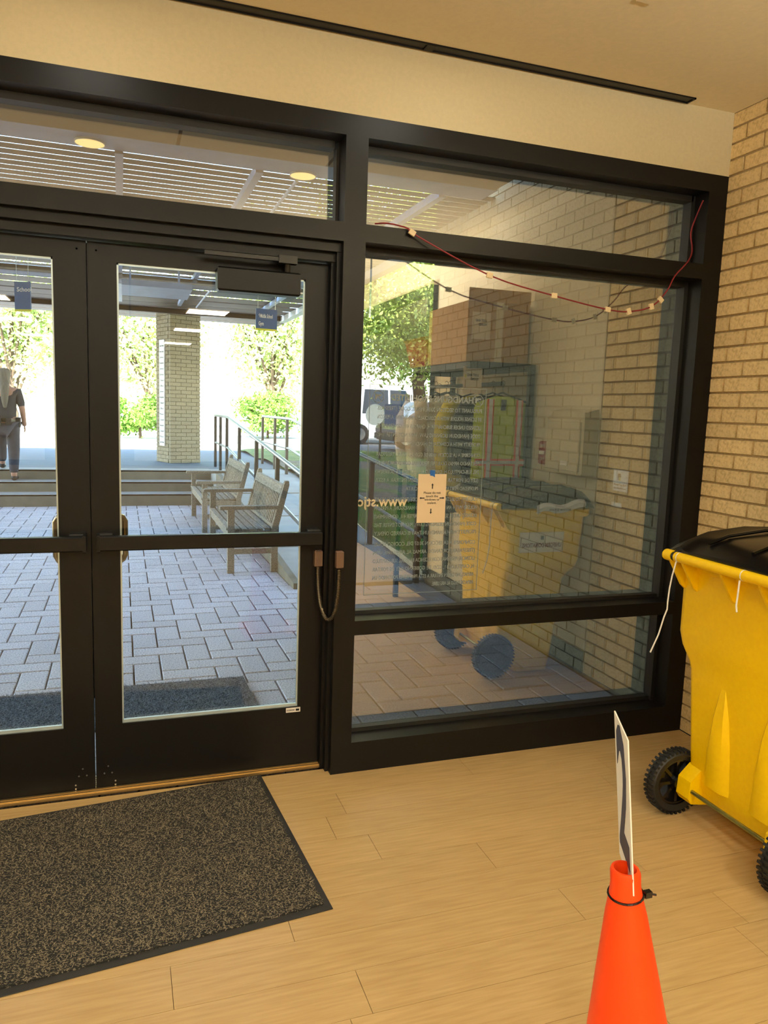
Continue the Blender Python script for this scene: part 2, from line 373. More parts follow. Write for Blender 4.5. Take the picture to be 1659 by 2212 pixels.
for x in (1.2, -1.7):
    for y in (-8.4, -11.3, -14.6):
        lb = 'square light panel ' + {-8.4: 'nearest', -11.3: 'second', -14.6: 'farthest'}[y] + ' in the row on the ' + ('right' if x > 0 else 'left') + ' of the long lobby'
        if tp_ is None:
            tp_ = thing('light_panel', lb, 'ceiling light', (x, y, ZC), 0, 'square light panels of the long lobby')
            B('frame', M_white, tp_, (x - .32, x + .32, y - .32, y + .32, ZC - .006, ZC)); B('diffuser', M_panel, tp_, (x - .29, x + .29, y - .29, y + .29, ZC - .009, ZC - .006))
        else:
            o = copy_tree(tp_); o.location = (x, y, ZC); o['label'] = lb
        lamp('panel_lamp', x, y, ZC - .02, .56, 45, sq=True)

# ================================================================== window wall framing
GY = .13
fr = struct(MB().box(XL, XR, 0, GY + .02, 2.51, 2.585).build('trim_1', M_frame))             # head
B('glazing_stop', M_frame2, fr, (XL, .78, .085, GY + .01, 2.485, 2.51), (.90, 2.46, .085, GY + .01, 2.485, 2.51))
fr = struct(MB().box(.800, .887, 0, GY + .02, 0, 2.51).build('trim_2', M_frame))             # mullion
B('door_stop', M_frame, fr, (.785, .800, .035, .15, 0, 2.13), (.772, .785, .07, .15, 0, 2.10))
B('glazing_stop', M_frame2, fr, (.887, .897, .095, GY + .01, .13, 2.51), (.79, .80, .095, GY + .01, 2.2, 2.51))
fr = struct(MB().box(XL, .800, 0, GY + .02, 2.13, 2.20).build('trim_3', M_frame))            # door transom bar
B('door_head_stop', M_frame, fr, (XL, .800, .03, .15, 2.095, 2.13), (XL, .800, .06, .15, 2.062, 2.095))
fr = struct(MB().box(.887, 2.47, 0, GY + .02, 2.135, 2.20).build('trim_4', M_frame))         # sidelite transom
B('glazing_stop', M_frame2, fr, (.887, 2.47, .09, GY + .01, 2.11, 2.135))
fr = struct(MB().box(.887, 2.47, 0, GY + .02, .59, .65).build('trim_5', M_frame))            # lower rail
B('glazing_stop', M_frame2, fr, (.887, 2.47, .10, GY + .01, .65, .665))
fr = struct(MB().box(.887, 2.47, 0, GY + .02, 0, .13).build('trim_6', M_frame))              # sill
B('glazing_stop', M_frame2, fr, (.887, 2.47, .10, GY + .01, .13, .148))
fr = struct(MB().box(2.47, XR, 0, GY + .02, 0, 2.51).build('trim_7', M_frame))               # right jamb
B('glazing_stop', M_frame2, fr, (2.45, 2.47, .085, GY + .01, .13, 2.51))
struct(B('trim_8', M_frame, None, (XL, -1.02, 0, GY + .02, 0, 2.13)))                        # frame left of doors, out of view
thr = struct(B('trim_9', M_steelthr, None, (-1.02, .785, .075, .22, 0, .011)))
B('ridge', M_steelthr, thr, *[(-1.02, .785, .08 + i * .017, .088 + i * .017, .011, .015) for i in range(8)])
def pane(name, x0, x1, z0, z1, y, m): return struct(B(name, m, None, (x0, x1, y, y + .006, z0, z1)))
pane('window_1', .887, 2.46, .655, 2.13, GY, M_glassw)
pane('window_2', .887, 2.46, .14, .59, GY, M_glassw)
pane('window_3', .887, 2.46, 2.20, 2.505, GY, M_glasst)
pane('window_4', XL, .80, 2.20, 2.505, GY, M_glasst)

# ================================================================== doors
def door(nm, x0, x1, gx0, gx1, flip):
    d = struct(B(nm, M_frame, None, (x0, gx0, .11, .155, .012, 2.06), (gx1, x1, .11, .155, .012, 2.06), (gx0, gx1, .11, .155, .012, .265), (gx0, gx1, .11, .155, 1.995, 2.06)))
    B('glass_pane', M_glassd, d, (gx0, gx1, .130, .136, .265, 1.995))
    B('glazing_bead', M_glassedge, d, (gx0, gx1, .118, .130, .265, .277), (gx0, gx0 + .006, .118, .13, .277, 1.995), (gx1 - .006, gx1, .118, .13, .277, 1.995), (gx0, gx1, .118, .13, 1.988, 1.995))
    sx = x0 if flip else x1; s = 1 if flip else -1
    # push bar on the inner side
    if flip: b0, b1 = x0 + .022, x1 - .02
    else: b0, b1 = x0 + .02, x1 - .022
    B('push_bar', M_frame, d, (b0 + (.02 if not flip else 0), b1 - (0 if not flip else .0), .03, .062, .96, 1.014), ch=.004)
    B('push_bar_mount', M_frame2, d, (b0, b0 + .05, .062, .112, .955, 1.02), (b1 - .05, b1, .062, .112, .955, 1.02), ch=.003)
    e = b0 if flip else b1
    B('end_cap', M_frame, d, (e - .004 if not flip else e - .004, e + .004 + (.012 if not flip else .012) - .008, .028, .112, .955, 1.019), ch=.003)
    # outside bow pull
    px = (gx0 + .017) if flip else (gx1 - .017)
    mx = (x0 + .06) if flip else (x1 - .06)
    pts = [(mx, .155, 1.075)] + [(mx + (px - mx) * math.sin(t), .155 + .05 * math.sin(t), 1.075 - .03 * (1 - math.cos(t))) for t in (.5, 1.0, 1.57)]
    pts += [(px, .205, .98)] + [(x_, y_, 2 * .98 - z_) for (x_, y_, z_) in pts[::-1]]
    MB().tube(pts, .013, 10).build('pull_handle', M_pull, d, True)
    # small bolts
    b = MB()
    for (ax, az) in ((.03, 1.0), (.03, .07)):
        for (dx, dz) in ((0, 0), (.028, 0), (.014, .028), (.04, -.035), (.04, -.05)):
            xx = sx + s * (ax + dx) if az < .5 else sx + s * (.03 + dx * .0); zz = (az + dz) if az < .5 else 2.03
            b.tube([(xx, .112, zz), (xx, .1075, zz)], .0035, 6)
    b.build('screw', M_chrome, d)
    return d
d1 = door('door_1', -1.0, -.112, -.90, -.221, False)
d2 = door('door_2', -.108, .772, -.010, .682, True)
B('astragal', M_frame2, d1, (-.130, -.095, .156, .160, .36, 2.06))
# door 2 kick area: closer, arm, contact, label
c = B('closer_body', M_frame, d2, (.338, .648, .045, .11, 1.92, 2.006), ch=.006)
cc = MB(); cc.box(.29, .60, .03, .045, 2.040, 2.054); cc.box(.56, .63, .025, .06, 2.034, 2.062); cc.tube([(.60, .07, 2.0), (.60, .055, 2.05)], .012, 10); cc.build('closer_arm', M_frame2, d2)
B('maker_label', M_paper, d2, (.633, .693, .1075, .11, .243, .262))
text('lettering', 'DOORWORKS', .010, M_ink, (.636, .1070, .249), (1, 0, 0), (0, 0, 1), d2, width=.034)
B('maker_mark', M_ink, d2, (.674, .688, .1065, .1075, .248, .257))
# door transfer loop
tl = thing('door_cord', 'armoured wiring loop hanging between brown boxes at the door edge', 'cable', (.77, 0, .9))
B('door_box', M_bronze, tl, (.735, .768, .083, .11, .862, .93), ch=.004)
B('frame_box', M_bronze, tl, (.797, .827, -.024, 0.0, .875, .945), ch=.004)
pts = []
for i in range(0, 41):
    t = i / 40; a = PI * t; dx = .030
    z = .865 - .0 if False else 0
    # U shape
    xx = .752 + (.812 - .752) * (.5 - .5 * math.cos(a)) ; zz = .87 - .215 * math.sin(a) ** .62
    yy = .095 + (-.012 - .095) * t - .015 * math.sin(a)
    pts.append((xx, yy, zz))
MB().tube(pts, .0055, 8).build('cable_core', M_frame2, tl, True)
b = MB()
P_ = [Vector(p) for p in pts]; L = 0; acc = [0]
for i in range(1, len(P_)): acc.append(acc[-1] + (P_[i] - P_[i - 1]).length)
nring = 70
for k in range(nring):
    s_ = acc[-1] * (k + .5) / nring; i = max(j for j in range(len(acc)) if acc[j] <= s_); i = min(i, len(P_) - 2)
    t = (s_ - acc[i]) / max(1e-6, acc[i + 1] - acc[i]); p = P_[i].lerp(P_[i + 1], t); d = (P_[i + 1] - P_[i]).normalized() * .0018
    b.tube([p - d, p + d], .0078, 8)
b.build('steel_coil', M_coil, tl, True)

# ================================================================== interior mat
mt = thing('entrance_mat', 'charcoal speckled carpet mat with black rubber border inside the doors', 'mat', (.555, -.36, 0))
p1 = Vector((.523, .07, 0)); p2 = Vector((.588, -.826, 0)); u = Vector((-.994, -.106, 0)).normalized()
p4 = p1 + u * 1.5; p3 = p2 + u * 1.5
def inset(q, d):
    c_ = sum(q, Vector()) / 4; r = []
    ex = (q[0] - q[3]).normalized(); ey = (q[0] - q[1]).normalized()
    sg = [(-1, -1), (-1, 1), (1, 1), (1, -1)]
    return [q[i] + ex * sg[i][0] * d + ey * sg[i][1] * d for i in range(4)]
Q = [p1, p2, p3, p4]; Q2 = inset(Q, .022)
MB().loft([[p + Vector((0, 0, .001)) for p in Q], [p + Vector((0, 0, .004)) for p in Q], [p + Vector((0, 0, .006)) for p in Q2]]).build('rubber_border', M_rubber, mt)
MB().loft([[p + Vector((0, 0, .004)) for p in Q2], [p + Vector((0, 0, .011)) for p in Q2], [p + Vector((0, 0, .012)) for p in inset(Q2, .004)]]).build('carpet', M_pile, mt)
def tufts(name, q, n, z, ln, m, parent, wid=.0018):
    a = np.array(q[1]); ex = np.array(q[2]) - a; ey = np.array(q[0]) - a
    uv = rng.random((n, 2)); base = a + uv[:, :1] * ex + uv[:, 1:] * ey; base[:, 2] = z
    th = rng.random(n) * 2 * PI; dirv = np.stack([np.cos(th), np.sin(th), np.zeros(n)], 1); perp = np.stack([-np.sin(th), np.cos(th), np.zeros(n)], 1)
    l = ln * (.5 + rng.random((n, 1)))
    v0 = base - perp * wid; v1 = base + perp * wid; v2 = base + dirv * l + np.array([0, 0, 1]) * l * .35
    V = np.stack([v0, v1, v2], 1).reshape(-1, 3); me = bpy.data.meshes.new(name)
    me.from_pydata(V.tolist(), [], np.arange(n * 3).reshape(-1, 3).tolist()); me.materials.append(m)
    o = bpy.data.objects.new(name, me); C.objects.link(o); o.parent = parent; o.matrix_parent_inverse = parent.matrix_basis.inverted(); return stuff(o)
M_tuft = mat('beige_tuft', (132, 120, 98), .9, objrand=.5)
M_tuft2 = mat('grey_tuft', (112, 116, 122), .9, objrand=.5)
tufts('pile_tufts', Q2, 26000, .0122, .010, M_tuft, mt, .0009)

# ================================================================== yellow wheeled bin
def rrect(x0, x1, y0, y1, z, r=.04, n=4):
    pts = []
    for (cx, cy, a0) in ((x1 - r, y1 - r, 0), (x0 + r, y1 - r, PI / 2), (x0 + r, y0 + r, PI), (x1 - r, y0 + r, 3 * PI / 2)):
        for k in range(n + 1):
            a = a0 + PI / 2 * k / n; pts.append((cx + r * math.cos(a), cy + r * math.sin(a), z))
    return pts
bn = thing('wheelie_bin', 'yellow wheeled donation bin with black lid against the brick wall', 'bin', (2.22, -.9, 0))
rings = [rrect(2.17, 2.39, -1.125, -.675, .004, .03), rrect(2.16, 2.395, -1.13, -.67, .03, .035), rrect(2.055, 2.40, -1.142, -.660, .095, .03), rrect(2.035, 2.405, -1.145, -.657, .17, .025),
         rrect(2.03, 2.425, -1.185, -.612, .57, .03), rrect(2.03, 2.44, -1.20, -.595, .60, .035), rrect(2.025, 2.475, -1.228, -.556, .65, .04), rrect(2.022, 2.48, -1.24, -.540, .70, .04), rrect(2.02, 2.50, -1.25, -.534, .96, .05)]
MB().loft(rings).build('body', M_yellow, bn, True)
MB().loft([rrect(2.018, 2.518, -1.262, -.523, .945, .05), rrect(2.012, 2.524, -1.268, -.517, .955, .05), rrect(2.012, 2.524, -1.268, -.517, .985, .05), rrect(2.03, 2.505, -1.25, -.535, .99, .05)]).build('rim', M_yellow, bn, True)
# ribs pressed in the back face, below
for yc in (-.80, -1.02):
    b = MB(); r_ = []
    for z, wd, dp in ((.17, .070, .012), (.30, .062, .020), (.44, .045, .017), (.55, .02, .004)):
        r_.append([(2.038, yc - wd, z), (2.034 - dp, yc - wd * .5, z), (2.034 - dp, yc + wd * .5, z), (2.038, yc + wd, z)])
    b.loft(r_); b.build('back_rib', M_yellow, bn, True)
b = MB()
b = [MB().prism([(1.985, .10), (2.0, .078), (2.08, .065), (2.08, .21), (2.038, .21), (1.99, .165)], 'y', ya, ya + .065).build('axle_bracket', M_yellow, bn) for ya in (-.725, -1.142)]
MB().tube([(2.0, -.62, .128), (2.0, -1.20, .128)], .008, 10).build('axle', M_axle, bn, True)
def wheel(yc):
    b = MB(); n = 40
    def ring(r, y): return [(2.0 + r * math.cos(2 * PI * k / n), y, .128 + r * math.sin(2 * PI * k / n)) for k in range(n)]
    b.loft([ring(.090, yc - .018), ring(.112, yc - .024), ring(.122, yc - .014), ring(.122, yc + .014), ring(.112, yc + .024), ring(.090, yc + .018)], cap=False)
    for k in range(n):
        for sy in (-1, 1):
            a = 2 * PI * (k + (.5 if sy > 0 else 0)) / n; m_ = Matrix.Translation((2.0, yc, .128)) @ Matrix.Rotation(-a, 4, 'Y')
            b.box(.118, .1275, min(sy * .002, sy * .023), max(sy * .002, sy * .023), -.0045, .0045, m_)
    tyre = b.build('wheel', M_tyre, bn, False)
    b = MB(); b.loft([ring(.094, yc - .014), ring(.094, yc + .014), ring(.082, yc + .014), ring(.082, yc - .014), ring(.094, yc - .014)], cap=False)
    b.loft([ring(.022, yc - .026), ring(.022, yc + .026)])
    b.loft([ring(.084, yc + .004), ring(.084, yc + .008)])
    for k in range(8):
        m_ = Matrix.Translation((2.0, yc, .128)) @ Matrix.Rotation(2 * PI * k / 8, 4, 'Y')
        b.box(.018, .086, -.012, .012, -.006, .006, m_)
    b.build('hub', M_blackp, tyre)
wheel(-.632); wheel(-1.182)
# handle bar, brackets, hinge
b = MB(); b.tube([(1.945, -.545, 1.0), (1.945, -.585, 1.0)], [.021, .021], 14); b.tube([(1.945, -.60, 1.0), (1.945, -1.2, 1.0)], .0185, 14); b.tube([(1.945, -1.215, 1.0), (1.945, -1.255, 1.0)], .021, 14)
b.build('handle_bar', M_yellow, bn, True)
for y in (-.565, -.63, -.82, -.99, -1.165, -1.235):
    b = MB(); b.prism([(1.94, .99), (2.03, .985), (2.035, .86), (2.005, .885), (1.955, .965)], 'y', y - .006, y + .006); b.build('handle_bracket', M_yellow, bn)
for ya, yb in ((-.605, -.583), (-1.217, -1.198)):
    MB().tube([(1.945, ya, 1.0), (1.945, yb, 1.0)], .0175, 12).prism([(1.94, 1.015), (1.95, 1.0), (2.03, 1.0), (2.03, 1.05), (1.98, 1.04)], 'y', ya, yb).build('hinge', M_blackp, bn, True)
prof = [(1.955, 1.035), (2.0, 1.062), (2.08, 1.088), (2.25, 1.105), (2.42, 1.10), (2.50, 1.075), (2.535, 1.03)]
rings = []
for (x, z) in prof:
    yy = [-1.275, -1.27, -1.235, -1.20, -1.17, -1.10, -.9, -.70, -.63, -.60, -.565, -.53, -.525]
    dz = [-.055, -.03, -.012, .004, -.01, -.006, 0, -.006, -.01, .004, -.012, -.03, -.055]
    rings.append([(x, a, max(z + d_, .992)) for a, d_ in zip(yy, dz)] + [(x, -.56, .992), (x, -1.24, .992)])
MB().loft(rings).build('lid', M_blackp, bn, True)
b = MB()
for dy in (-.70, -.90, -1.10):
    b.tube([(2.0, dy, 1.066), (2.08, dy, 1.091), (2.25, dy, 1.109), (2.42, dy, 1.104), (2.5, dy, 1.078)], .007, 6)
b.build('lid_ridge', M_blackp, bn, True)
# liner strings
st = MB(); st.tube([(1.935, -.612, .985), (1.928, -.605, .93), (1.925, -.60, .88), (1.922, -.60, .83), (1.924, -.598, .80), (1.918, -.592, .77), (1.905, -.585, .70), (1.88, -.578, .63)], .0028, 6)
tag(st.build('liner_string', M_white, None, True), 'loose white string hanging from the yellow bin handle by the window', 'string')
st = MB(); st.tube([(1.924, -.93, .985), (1.922, -.93, .93), (1.92, -.93, .90), (1.915, -.94, .88)], .003, 6)
tag(st.build('liner_string', M_white, None, True), 'short white string end on the bin handle nearer the viewer', 'string')
for y in (-.615, -.925): MB().tube([(1.945, y, 1.0), (1.945, y - .004, 1.0)], .0195, 12).build('string_loop', M_white, bn)
# white bag hanging out on the window side
rg = []
for i in range(9):
    t = i / 8; x = 2.16 + .30 * t; z = 1.0 + .012 * math.sin(9 * t) + .028 * t
    rg.append([(x, -.515, z - .03), (x, -.505, z - .035 + .004 * math.sin(14 * t)), (x, -.498 + .006 * math.sin(20 * t), z - .008), (x, -.515, z + .012)])
bg_ = tag(MB().loft(rg).build('bin_liner', M_bag, None, True), 'white plastic bin liner sticking out under the black bin lid', 'bag')
text('print', 'RECYCLE ME  ♻  PLASTIC', .016, M_ink, (2.36, -.490, .985), (-1, 0, 0), (0, 0, 1), bg_, width=.14)
# donation sheet on window side
ds = thing('donation_sheet', 'white sheet reading UNIFORM DONATIONS on the side of the yellow bin', 'sign', (2.21, -.55, .8))
m_ = Matrix.Identity(4)
sh = MB(); sh.add([(2.075, -.5355, .745), (2.355, -.5355, .745), (2.355, -.5325, .86), (2.075, -.5325, .86), (2.075, -.5365, .745), (2.355, -.5365, .745), (2.355, -.5335, .86), (2.075, -.5335, .86)], [(0, 1, 2, 3), (7, 6, 5, 4), (0, 4, 5, 1), (2, 6, 7, 3), (1, 5, 6, 2), (3, 7, 4, 0)])
sh.build('sheet', M_paper, ds)
text('lettering', 'UNIFORM DONATIONS', .034, M_redink, (2.34, -.5340, .775), (-1, 0, 0), (0, .026, .9997), ds, width=.25, bold=.0012)
b = MB(); b.box(2.207, 2.225, -.534, -.5322, .818, .84); b.build('crest', M_ink, ds)

# ================================================================== orange cone with number card
cn = thing('traffic_cone', 'bright orange traffic cone holding a white number card', 'cone', (.9, -1.81, 0))
n = 40; rg = []
def ccen(z): t = (.71 - z) / .71; return (.837 + .085 * t, -1.824 + .01 * t)
for z, r in ((.006, .14), (.03, .135), (.06, .122), (.30, .0855), (.50, .0555), (.62, .037), (.655, .030), (.68, .0265), (.704, .0265), (.710, .024), (.710, .020), (.70, .019), (.60, .022), (.40, .05)):
    cx, cy = ccen(z); rg.append([(cx + r * math.cos(2 * PI * k / n), cy + r * math.sin(2 * PI * k / n), z) for k in range(n)])
MB().loft(rg, cap=False).build('cone_body', M_orange, cn, True)
cx, cy = ccen(0)
MB().loft([rrect(cx - .18, cx + .18, cy - .18, cy + .18, 0, .04), rrect(cx - .18, cx + .18, cy - .18, cy + .18, .025, .04), rrect(cx - .15, cx + .15, cy - .15, cy + .15, .032, .04)]).build('cone_base', M_orange, cn, True)
cx, cy = ccen(.66)
tie = []
for k in range(25):
    a = 2 * PI * k / 24; tie.append((cx + (.0305) * math.cos(a), cy + .0305 * math.sin(a), .660 + .004 * math.cos(a)))
b = MB(); b.tube(tie, .0022, 6); b.box(cx + .026, cx + .040, cy - .022, cy - .012, .658, .669); b.tube([(cx + .036, cy - .018, .664), (cx + .048, cy - .022, .662)], .002, 6)
b.build('zip_tie', M_blackp, cn)
nc = thing('number_card', 'tall white card with a dark number 2 stuck in the cone top', 'card', (.84, -1.82, .66))
near = Vector((.8099, -1.8380, 0)); far = Vector((.8685, -1.7161, 0))
def cp(px, py, Z):
    v = Vector(((px - 829.5) / 1634.55 * Z, (py - 1106) / 1634.55 * Z, Z)); return Vector((0, -2.857, 1.5)) + X * v.x + Yd * v.y + F * v.z
near = cp(1357, 1600, 1.29); far = cp(1328, 1535, 1.42); near.z = far.z = (near.z + far.z) / 2
ztop = near.z; rdir = (near - far); wdt = rdir.length; rdir.normalize(); nrm = rdir.cross(Vector((0, 0, 1)))
H_ = .285; lean = X * 0
th = .0012
dn = (cp(1370, 1970, 1.327) - cp(1357, 1600, 1.29)).normalized() * H_
q = [far + dn, near + dn, near, far]
MB().loft([[p + nrm * th for p in q], [p - nrm * th for p in q]]).build('card', M_paper, nc)
for sgn in (1,):
    text('numeral', '2', .335, M_navy, far + rdir * .016 + dn * .86 + nrm * (th + .0006), rdir, -dn.normalized(), nc, width=wdt - .034, depth=.0003, bold=.008)

# ================================================================== window notices and cord
nf = thing('paper_notice', 'cream paper notice taped to the tinted sidelite glass with arrows', 'notice', (1.255, .12, 1.13))
B('sheet', M_paper2, nf, (1.191, 1.321, .1265, .128, 1.03, 1.24))
for i, t_ in enumerate(['Please do not', 'touch the', 'windows or', 'sealant.']):
    text('lettering', t_, .0145, M_ink, (1.257, .1258, 1.155 - i * .0145), (1, 0, 0), (0, 0, 1), nf, align='CENTER', depth=.0003)
b = MB()
for (cx, cz, dx, dz) in ((1.257, 1.188, 0, 1), (1.254, 1.08, 0, -1), (1.211, 1.137, -1, 0), (1.303, 1.137, 1, 0)):
    px_, pz_ = dz, dx
    q = [(-.002, -.011), (.002, -.011), (.002, .004), (.005, .004), (0, .012), (-.005, .004), (-.002, .004)]
    MB().prism([(cx + s_ * px_ + t_ * dx, cz + t_ * dz - s_ * pz_) for s_, t_ in q], 'y', .1255, .1266).build('arrow', M_ink, nf)
tp = MB(); tp.prism([(1.244, 1.234), (1.244, 1.256), (1.266, 1.256), (1.266, 1.226), (1.258, 1.232)], 'y', .1252, .1264)
tp.build('tape', M_bluetape, nf)

hd = thing('glass_lettering', 'etched notice reading HANDGUNS PROHIBITED in reverse on the sidelite glass', 'lettering', (1.22, .14, 1.17))
GO = GY - .0016
XRt, XLt = 1.474, 1.03
def gtext(s_, z, size, width, x=None, m=M_vinyl, bold=.0):
    text('lettering', s_, size, m, ((XRt if x is None else x), GO + .0005, z), (-1, 0, 0), (0, 0, 1), hd, width=width, depth=.0002, bold=bold)
gtext('HANDGUNS PROHIBITED', 1.545, .038, .375, 1.43, bold=.0008)
def ringm(cx, cz):
    b = MB(); n = 28
    b.tube([(cx + .024 * math.cos(2 * PI * k / n), GO + .0008, cz + .024 * math.sin(2 * PI * k / n)) for k in range(n + 1)], .0014, 4)
    b.tube([(cx - .016, GO + .0008, cz + .017), (cx + .016, GO + .0008, cz - .017)], .0014, 4)
    b.prism([(cx - .014, cz + .010), (cx + .014, cz + .010), (cx + .014, cz + .003), (cx - .002, cz + .003), (cx - .008, cz - .011), (cx - .014, cz - .011)], 'y', GO + .0004, GO + .0009)
    b.build('no_weapon_symbol', M_vinyl, hd)
ringm(1.455, 1.558); ringm(1.0, 1.558)
lines = ['PURSUANT TO SECTION 30.06, PENAL CODE (TRESPASS', 'BY LICENSE HOLDER WITH A CONCEALED HANDGUN), A PERSON', 'LICENSED UNDER SUBCHAPTER H, CHAPTER 411, GOVERNMENT', 'CODE (HANDGUN LICENSING LAW), MAY NOT ENTER THIS',
         'PROPERTY WITH A CONCEALED HANDGUN.', None, 'CONFORME A LA SECCION 30.06 DE CODIGO PENAL (TRESPASAR', 'PORTANDO ARMAS OCULTAS) PERSONAS CON LICENCIA BAJO', 'DEL SUB-CAPITULO H, CAPITULO 411, CODIGO DE GOBIERNO', '(LEY DE PORTAR ARMAS), NO DEBEN ENTRAR A ESTA',
         'PROPIEDAD PORTANDO UN ARMA OCULTA.', None, 'PURSUANT TO SECTION 30.07, PENAL CODE (TRESPASS BY LICENSE', 'HOLDER WITH AN OPENLY CARRIED HANDGUN), A PERSON', 'LICENSED UNDER SUBCHAPTER H, CHAPTER 411, GOVERNMENT', 'CODE (HANDGUN LICENSING LAW), MAY NOT ENTER THIS',
         'PROPERTY WITH A HANDGUN THAT IS CARRIED OPENLY.', None, 'CONFORME A LA SECCION 30.07 DEL CODIGO PENAL', '(TRESPASAR PORTANDO ARMAS AL AIRE LIBRE CON', 'LICENCIA) PERSONAS CON LICENCIA BAJO DEL SUB-CAPITULO', 'H, CAPITULO 411, COD. DE GOBIERNO (LEY DE PORTAR', 'ARMAS), NO DEBEN ENTRAR A ESTA PROPIEDAD PORTANDO UN', 'ARMA DE FUEGO AL AIRE LIBRE.']
z = 1.505
for s_ in lines:
    if s_ is None: z -= .010; continue
    gtext(s_, z, .024, .20 if len(s_) < 30 else (.34 if len(s_) < 36 else .475)); z -= .0362
B('border', M_vinyl, hd, (.962, 1.492, GO, GO + .0006, 1.607, 1.609), (.962, 1.492, GO, GO + .0006, .722, .724), (.962, .964, GO, GO + .0006, .722, 1.609), (1.490, 1.492, GO, GO + .0006, .722, 1.609))
ww = thing('reversed_web_address', 'cream reversed web address lettering low on the left of the sidelite', 'lettering', (1.05, .136, 1.12))  # cream reversed letters drawn on the inner glass face
text('lettering', 'www.stjo', .062, M_cream, (1.145, GO + .0012, 1.103), (-1, 0, 0), (0, 0, 1), ww, width=.225, depth=.0002, bold=.001)

cordp = [(.93, .03, 2.213), (.98, .01, 2.215), (1.05, -.012, 2.20), (1.085, -.02, 2.175), (1.38, -.07, 2.045), (1.66, -.08, 1.990), (1.94, -.08, 1.952), (2.06, -.08, 1.956), (2.16, -.075, 1.987), (2.24, -.06, 2.06), (2.285, -.045, 2.125), (2.37, -.02, 2.20), (2.42, .02, 2.26), (2.43, .05, 2.34), (2.455, .05, 2.42), (2.466, .03, 2.48)]
def smooth(p, k=4):
    p = [Vector(q) for q in p]; out = []
    for i in range(len(p) - 1):
        a, b, c_, d = p[max(i - 1, 0)], p[i], p[i + 1], p[min(i + 2, len(p) - 1)]
        for j in range(k):
            t = j / k; out.append(.5 * ((2 * b) + (c_ - a) * t + (2 * a - 5 * b + 4 * c_ - d) * t * t + (3 * b - 3 * c_ + d - a) * t ** 3))
    return out + [p[-1]]
cdg = thing('garland', 'dark red cord with tape tabs drooping across the sidelite window', 'cord', (1.0, 0, 2.2))
MB().tube(smooth(cordp), .0032, 6).build('cord', M_cord, cdg, True)
for (x, y, z, a) in ((1.067, -.018, 2.185, .5), (1.38, -.07, 2.045, .1), (1.67, -.08, 1.989, .0), (1.93, -.08, 1.953, .1), (2.035, -.08, 1.953, 1.2), (2.15, -.077, 1.982, 1.3), (2.20, -.07, 2.015, .7)):
    m_ = Matrix.Translation((x, y, z)) @ Matrix.Rotation(a, 4, 'Y')
    MB().box(-.013, .013, -.0045, .0045, -.010, .010, m_).build('tape_tab', M_clip, cdg)

# ================================================================== things on the right wall behind the bin (seen reflected)
wbx = thing('wall_cabinet', 'beige metal key cabinet with arched top on the painted wall beside the bricks', 'cabinet', (2.52, -.73, 1.35))
b = MB(); pf = [(-.96, 1.17), (-.53 - .0, 1.17), (-.53, 1.50)]
pr = [(2.566, 1.17), (2.47, 1.17), (2.47, 1.49), (2.50, 1.535), (2.566, 1.55)]
b.prism(pr, 'y', -.975, -.585); b.build('case', M_beige, wbx)
B('door', M_beige, wbx, (2.462, 2.47, -.955, -.605, 1.19, 1.475), ch=.002)
B('name_plate', M_paper, wbx, (2.459, 2.462, -.79, -.715, 1.22, 1.245))
B('mounting_lip', M_beige, wbx, (2.47, 2.566, -.585, -.578, 1.18, 1.53))
fa = thing('fire_alarm_pull', 'small dark red fire alarm pull box on the painted wall', 'fire alarm', (2.54, -1.08, 1.26))
B('case', M_alarm, fa, (2.515, 2.566, -1.135, -1.045, 1.20, 1.345), ch=.008)
text('lettering', 'FIRE', .03, M_paper, (2.5135, -1.065, 1.305), (0, -1, 0), (0, 0, 1), fa, width=.055)
text('lettering', 'PULL', .03, M_paper, (2.5135, -1.065, 1.225), (0, -1, 0), (0, 0, 1), fa, width=.055)
text('lettering', 'PULL', .03, M_paper, (2.50, -1.044, 1.225), (1, 0, 0), (0, 0, 1), fa, width=.01) if False else None
B('lever', M_white, fa, (2.508, 2.516, -1.12, -1.06, 1.262, 1.285), ch=.002)

# coat rack with clothes
rk = thing('coat_rack', 'black steel clothes rail standing along the painted wall behind the bin', 'clothes rack', (2.32, -1.95, 0))
for (x, y) in ((2.53, -1.31), (2.53, -2.55), (2.10, -2.55)): B('post', M_blackm, rk, (x - .018, x + .018, y - .018, y + .018, 0, 1.83))
B('top_frame', M_blackm, rk, (2.08, 2.55, -1.33, -1.295, 1.79, 1.83), (2.08, 2.55, -2.57, -2.535, 1.79, 1.83), (2.08, 2.115, -2.55, -1.31, 1.79, 1.83), (2.515, 2.55, -2.55, -1.31, 1.79, 1.83), (2.1, 2.53, -2.55, -1.31, 1.826, 1.834))
MB().tube([(2.32, -2.55, 1.70), (2.32, -1.31, 1.70)], .014, 8).build('hanging_rod', M_blackm, rk, True)
B('lower_shelf', M_blackm, rk, (2.1, 2.53, -2.55, -1.36, .14, .16))
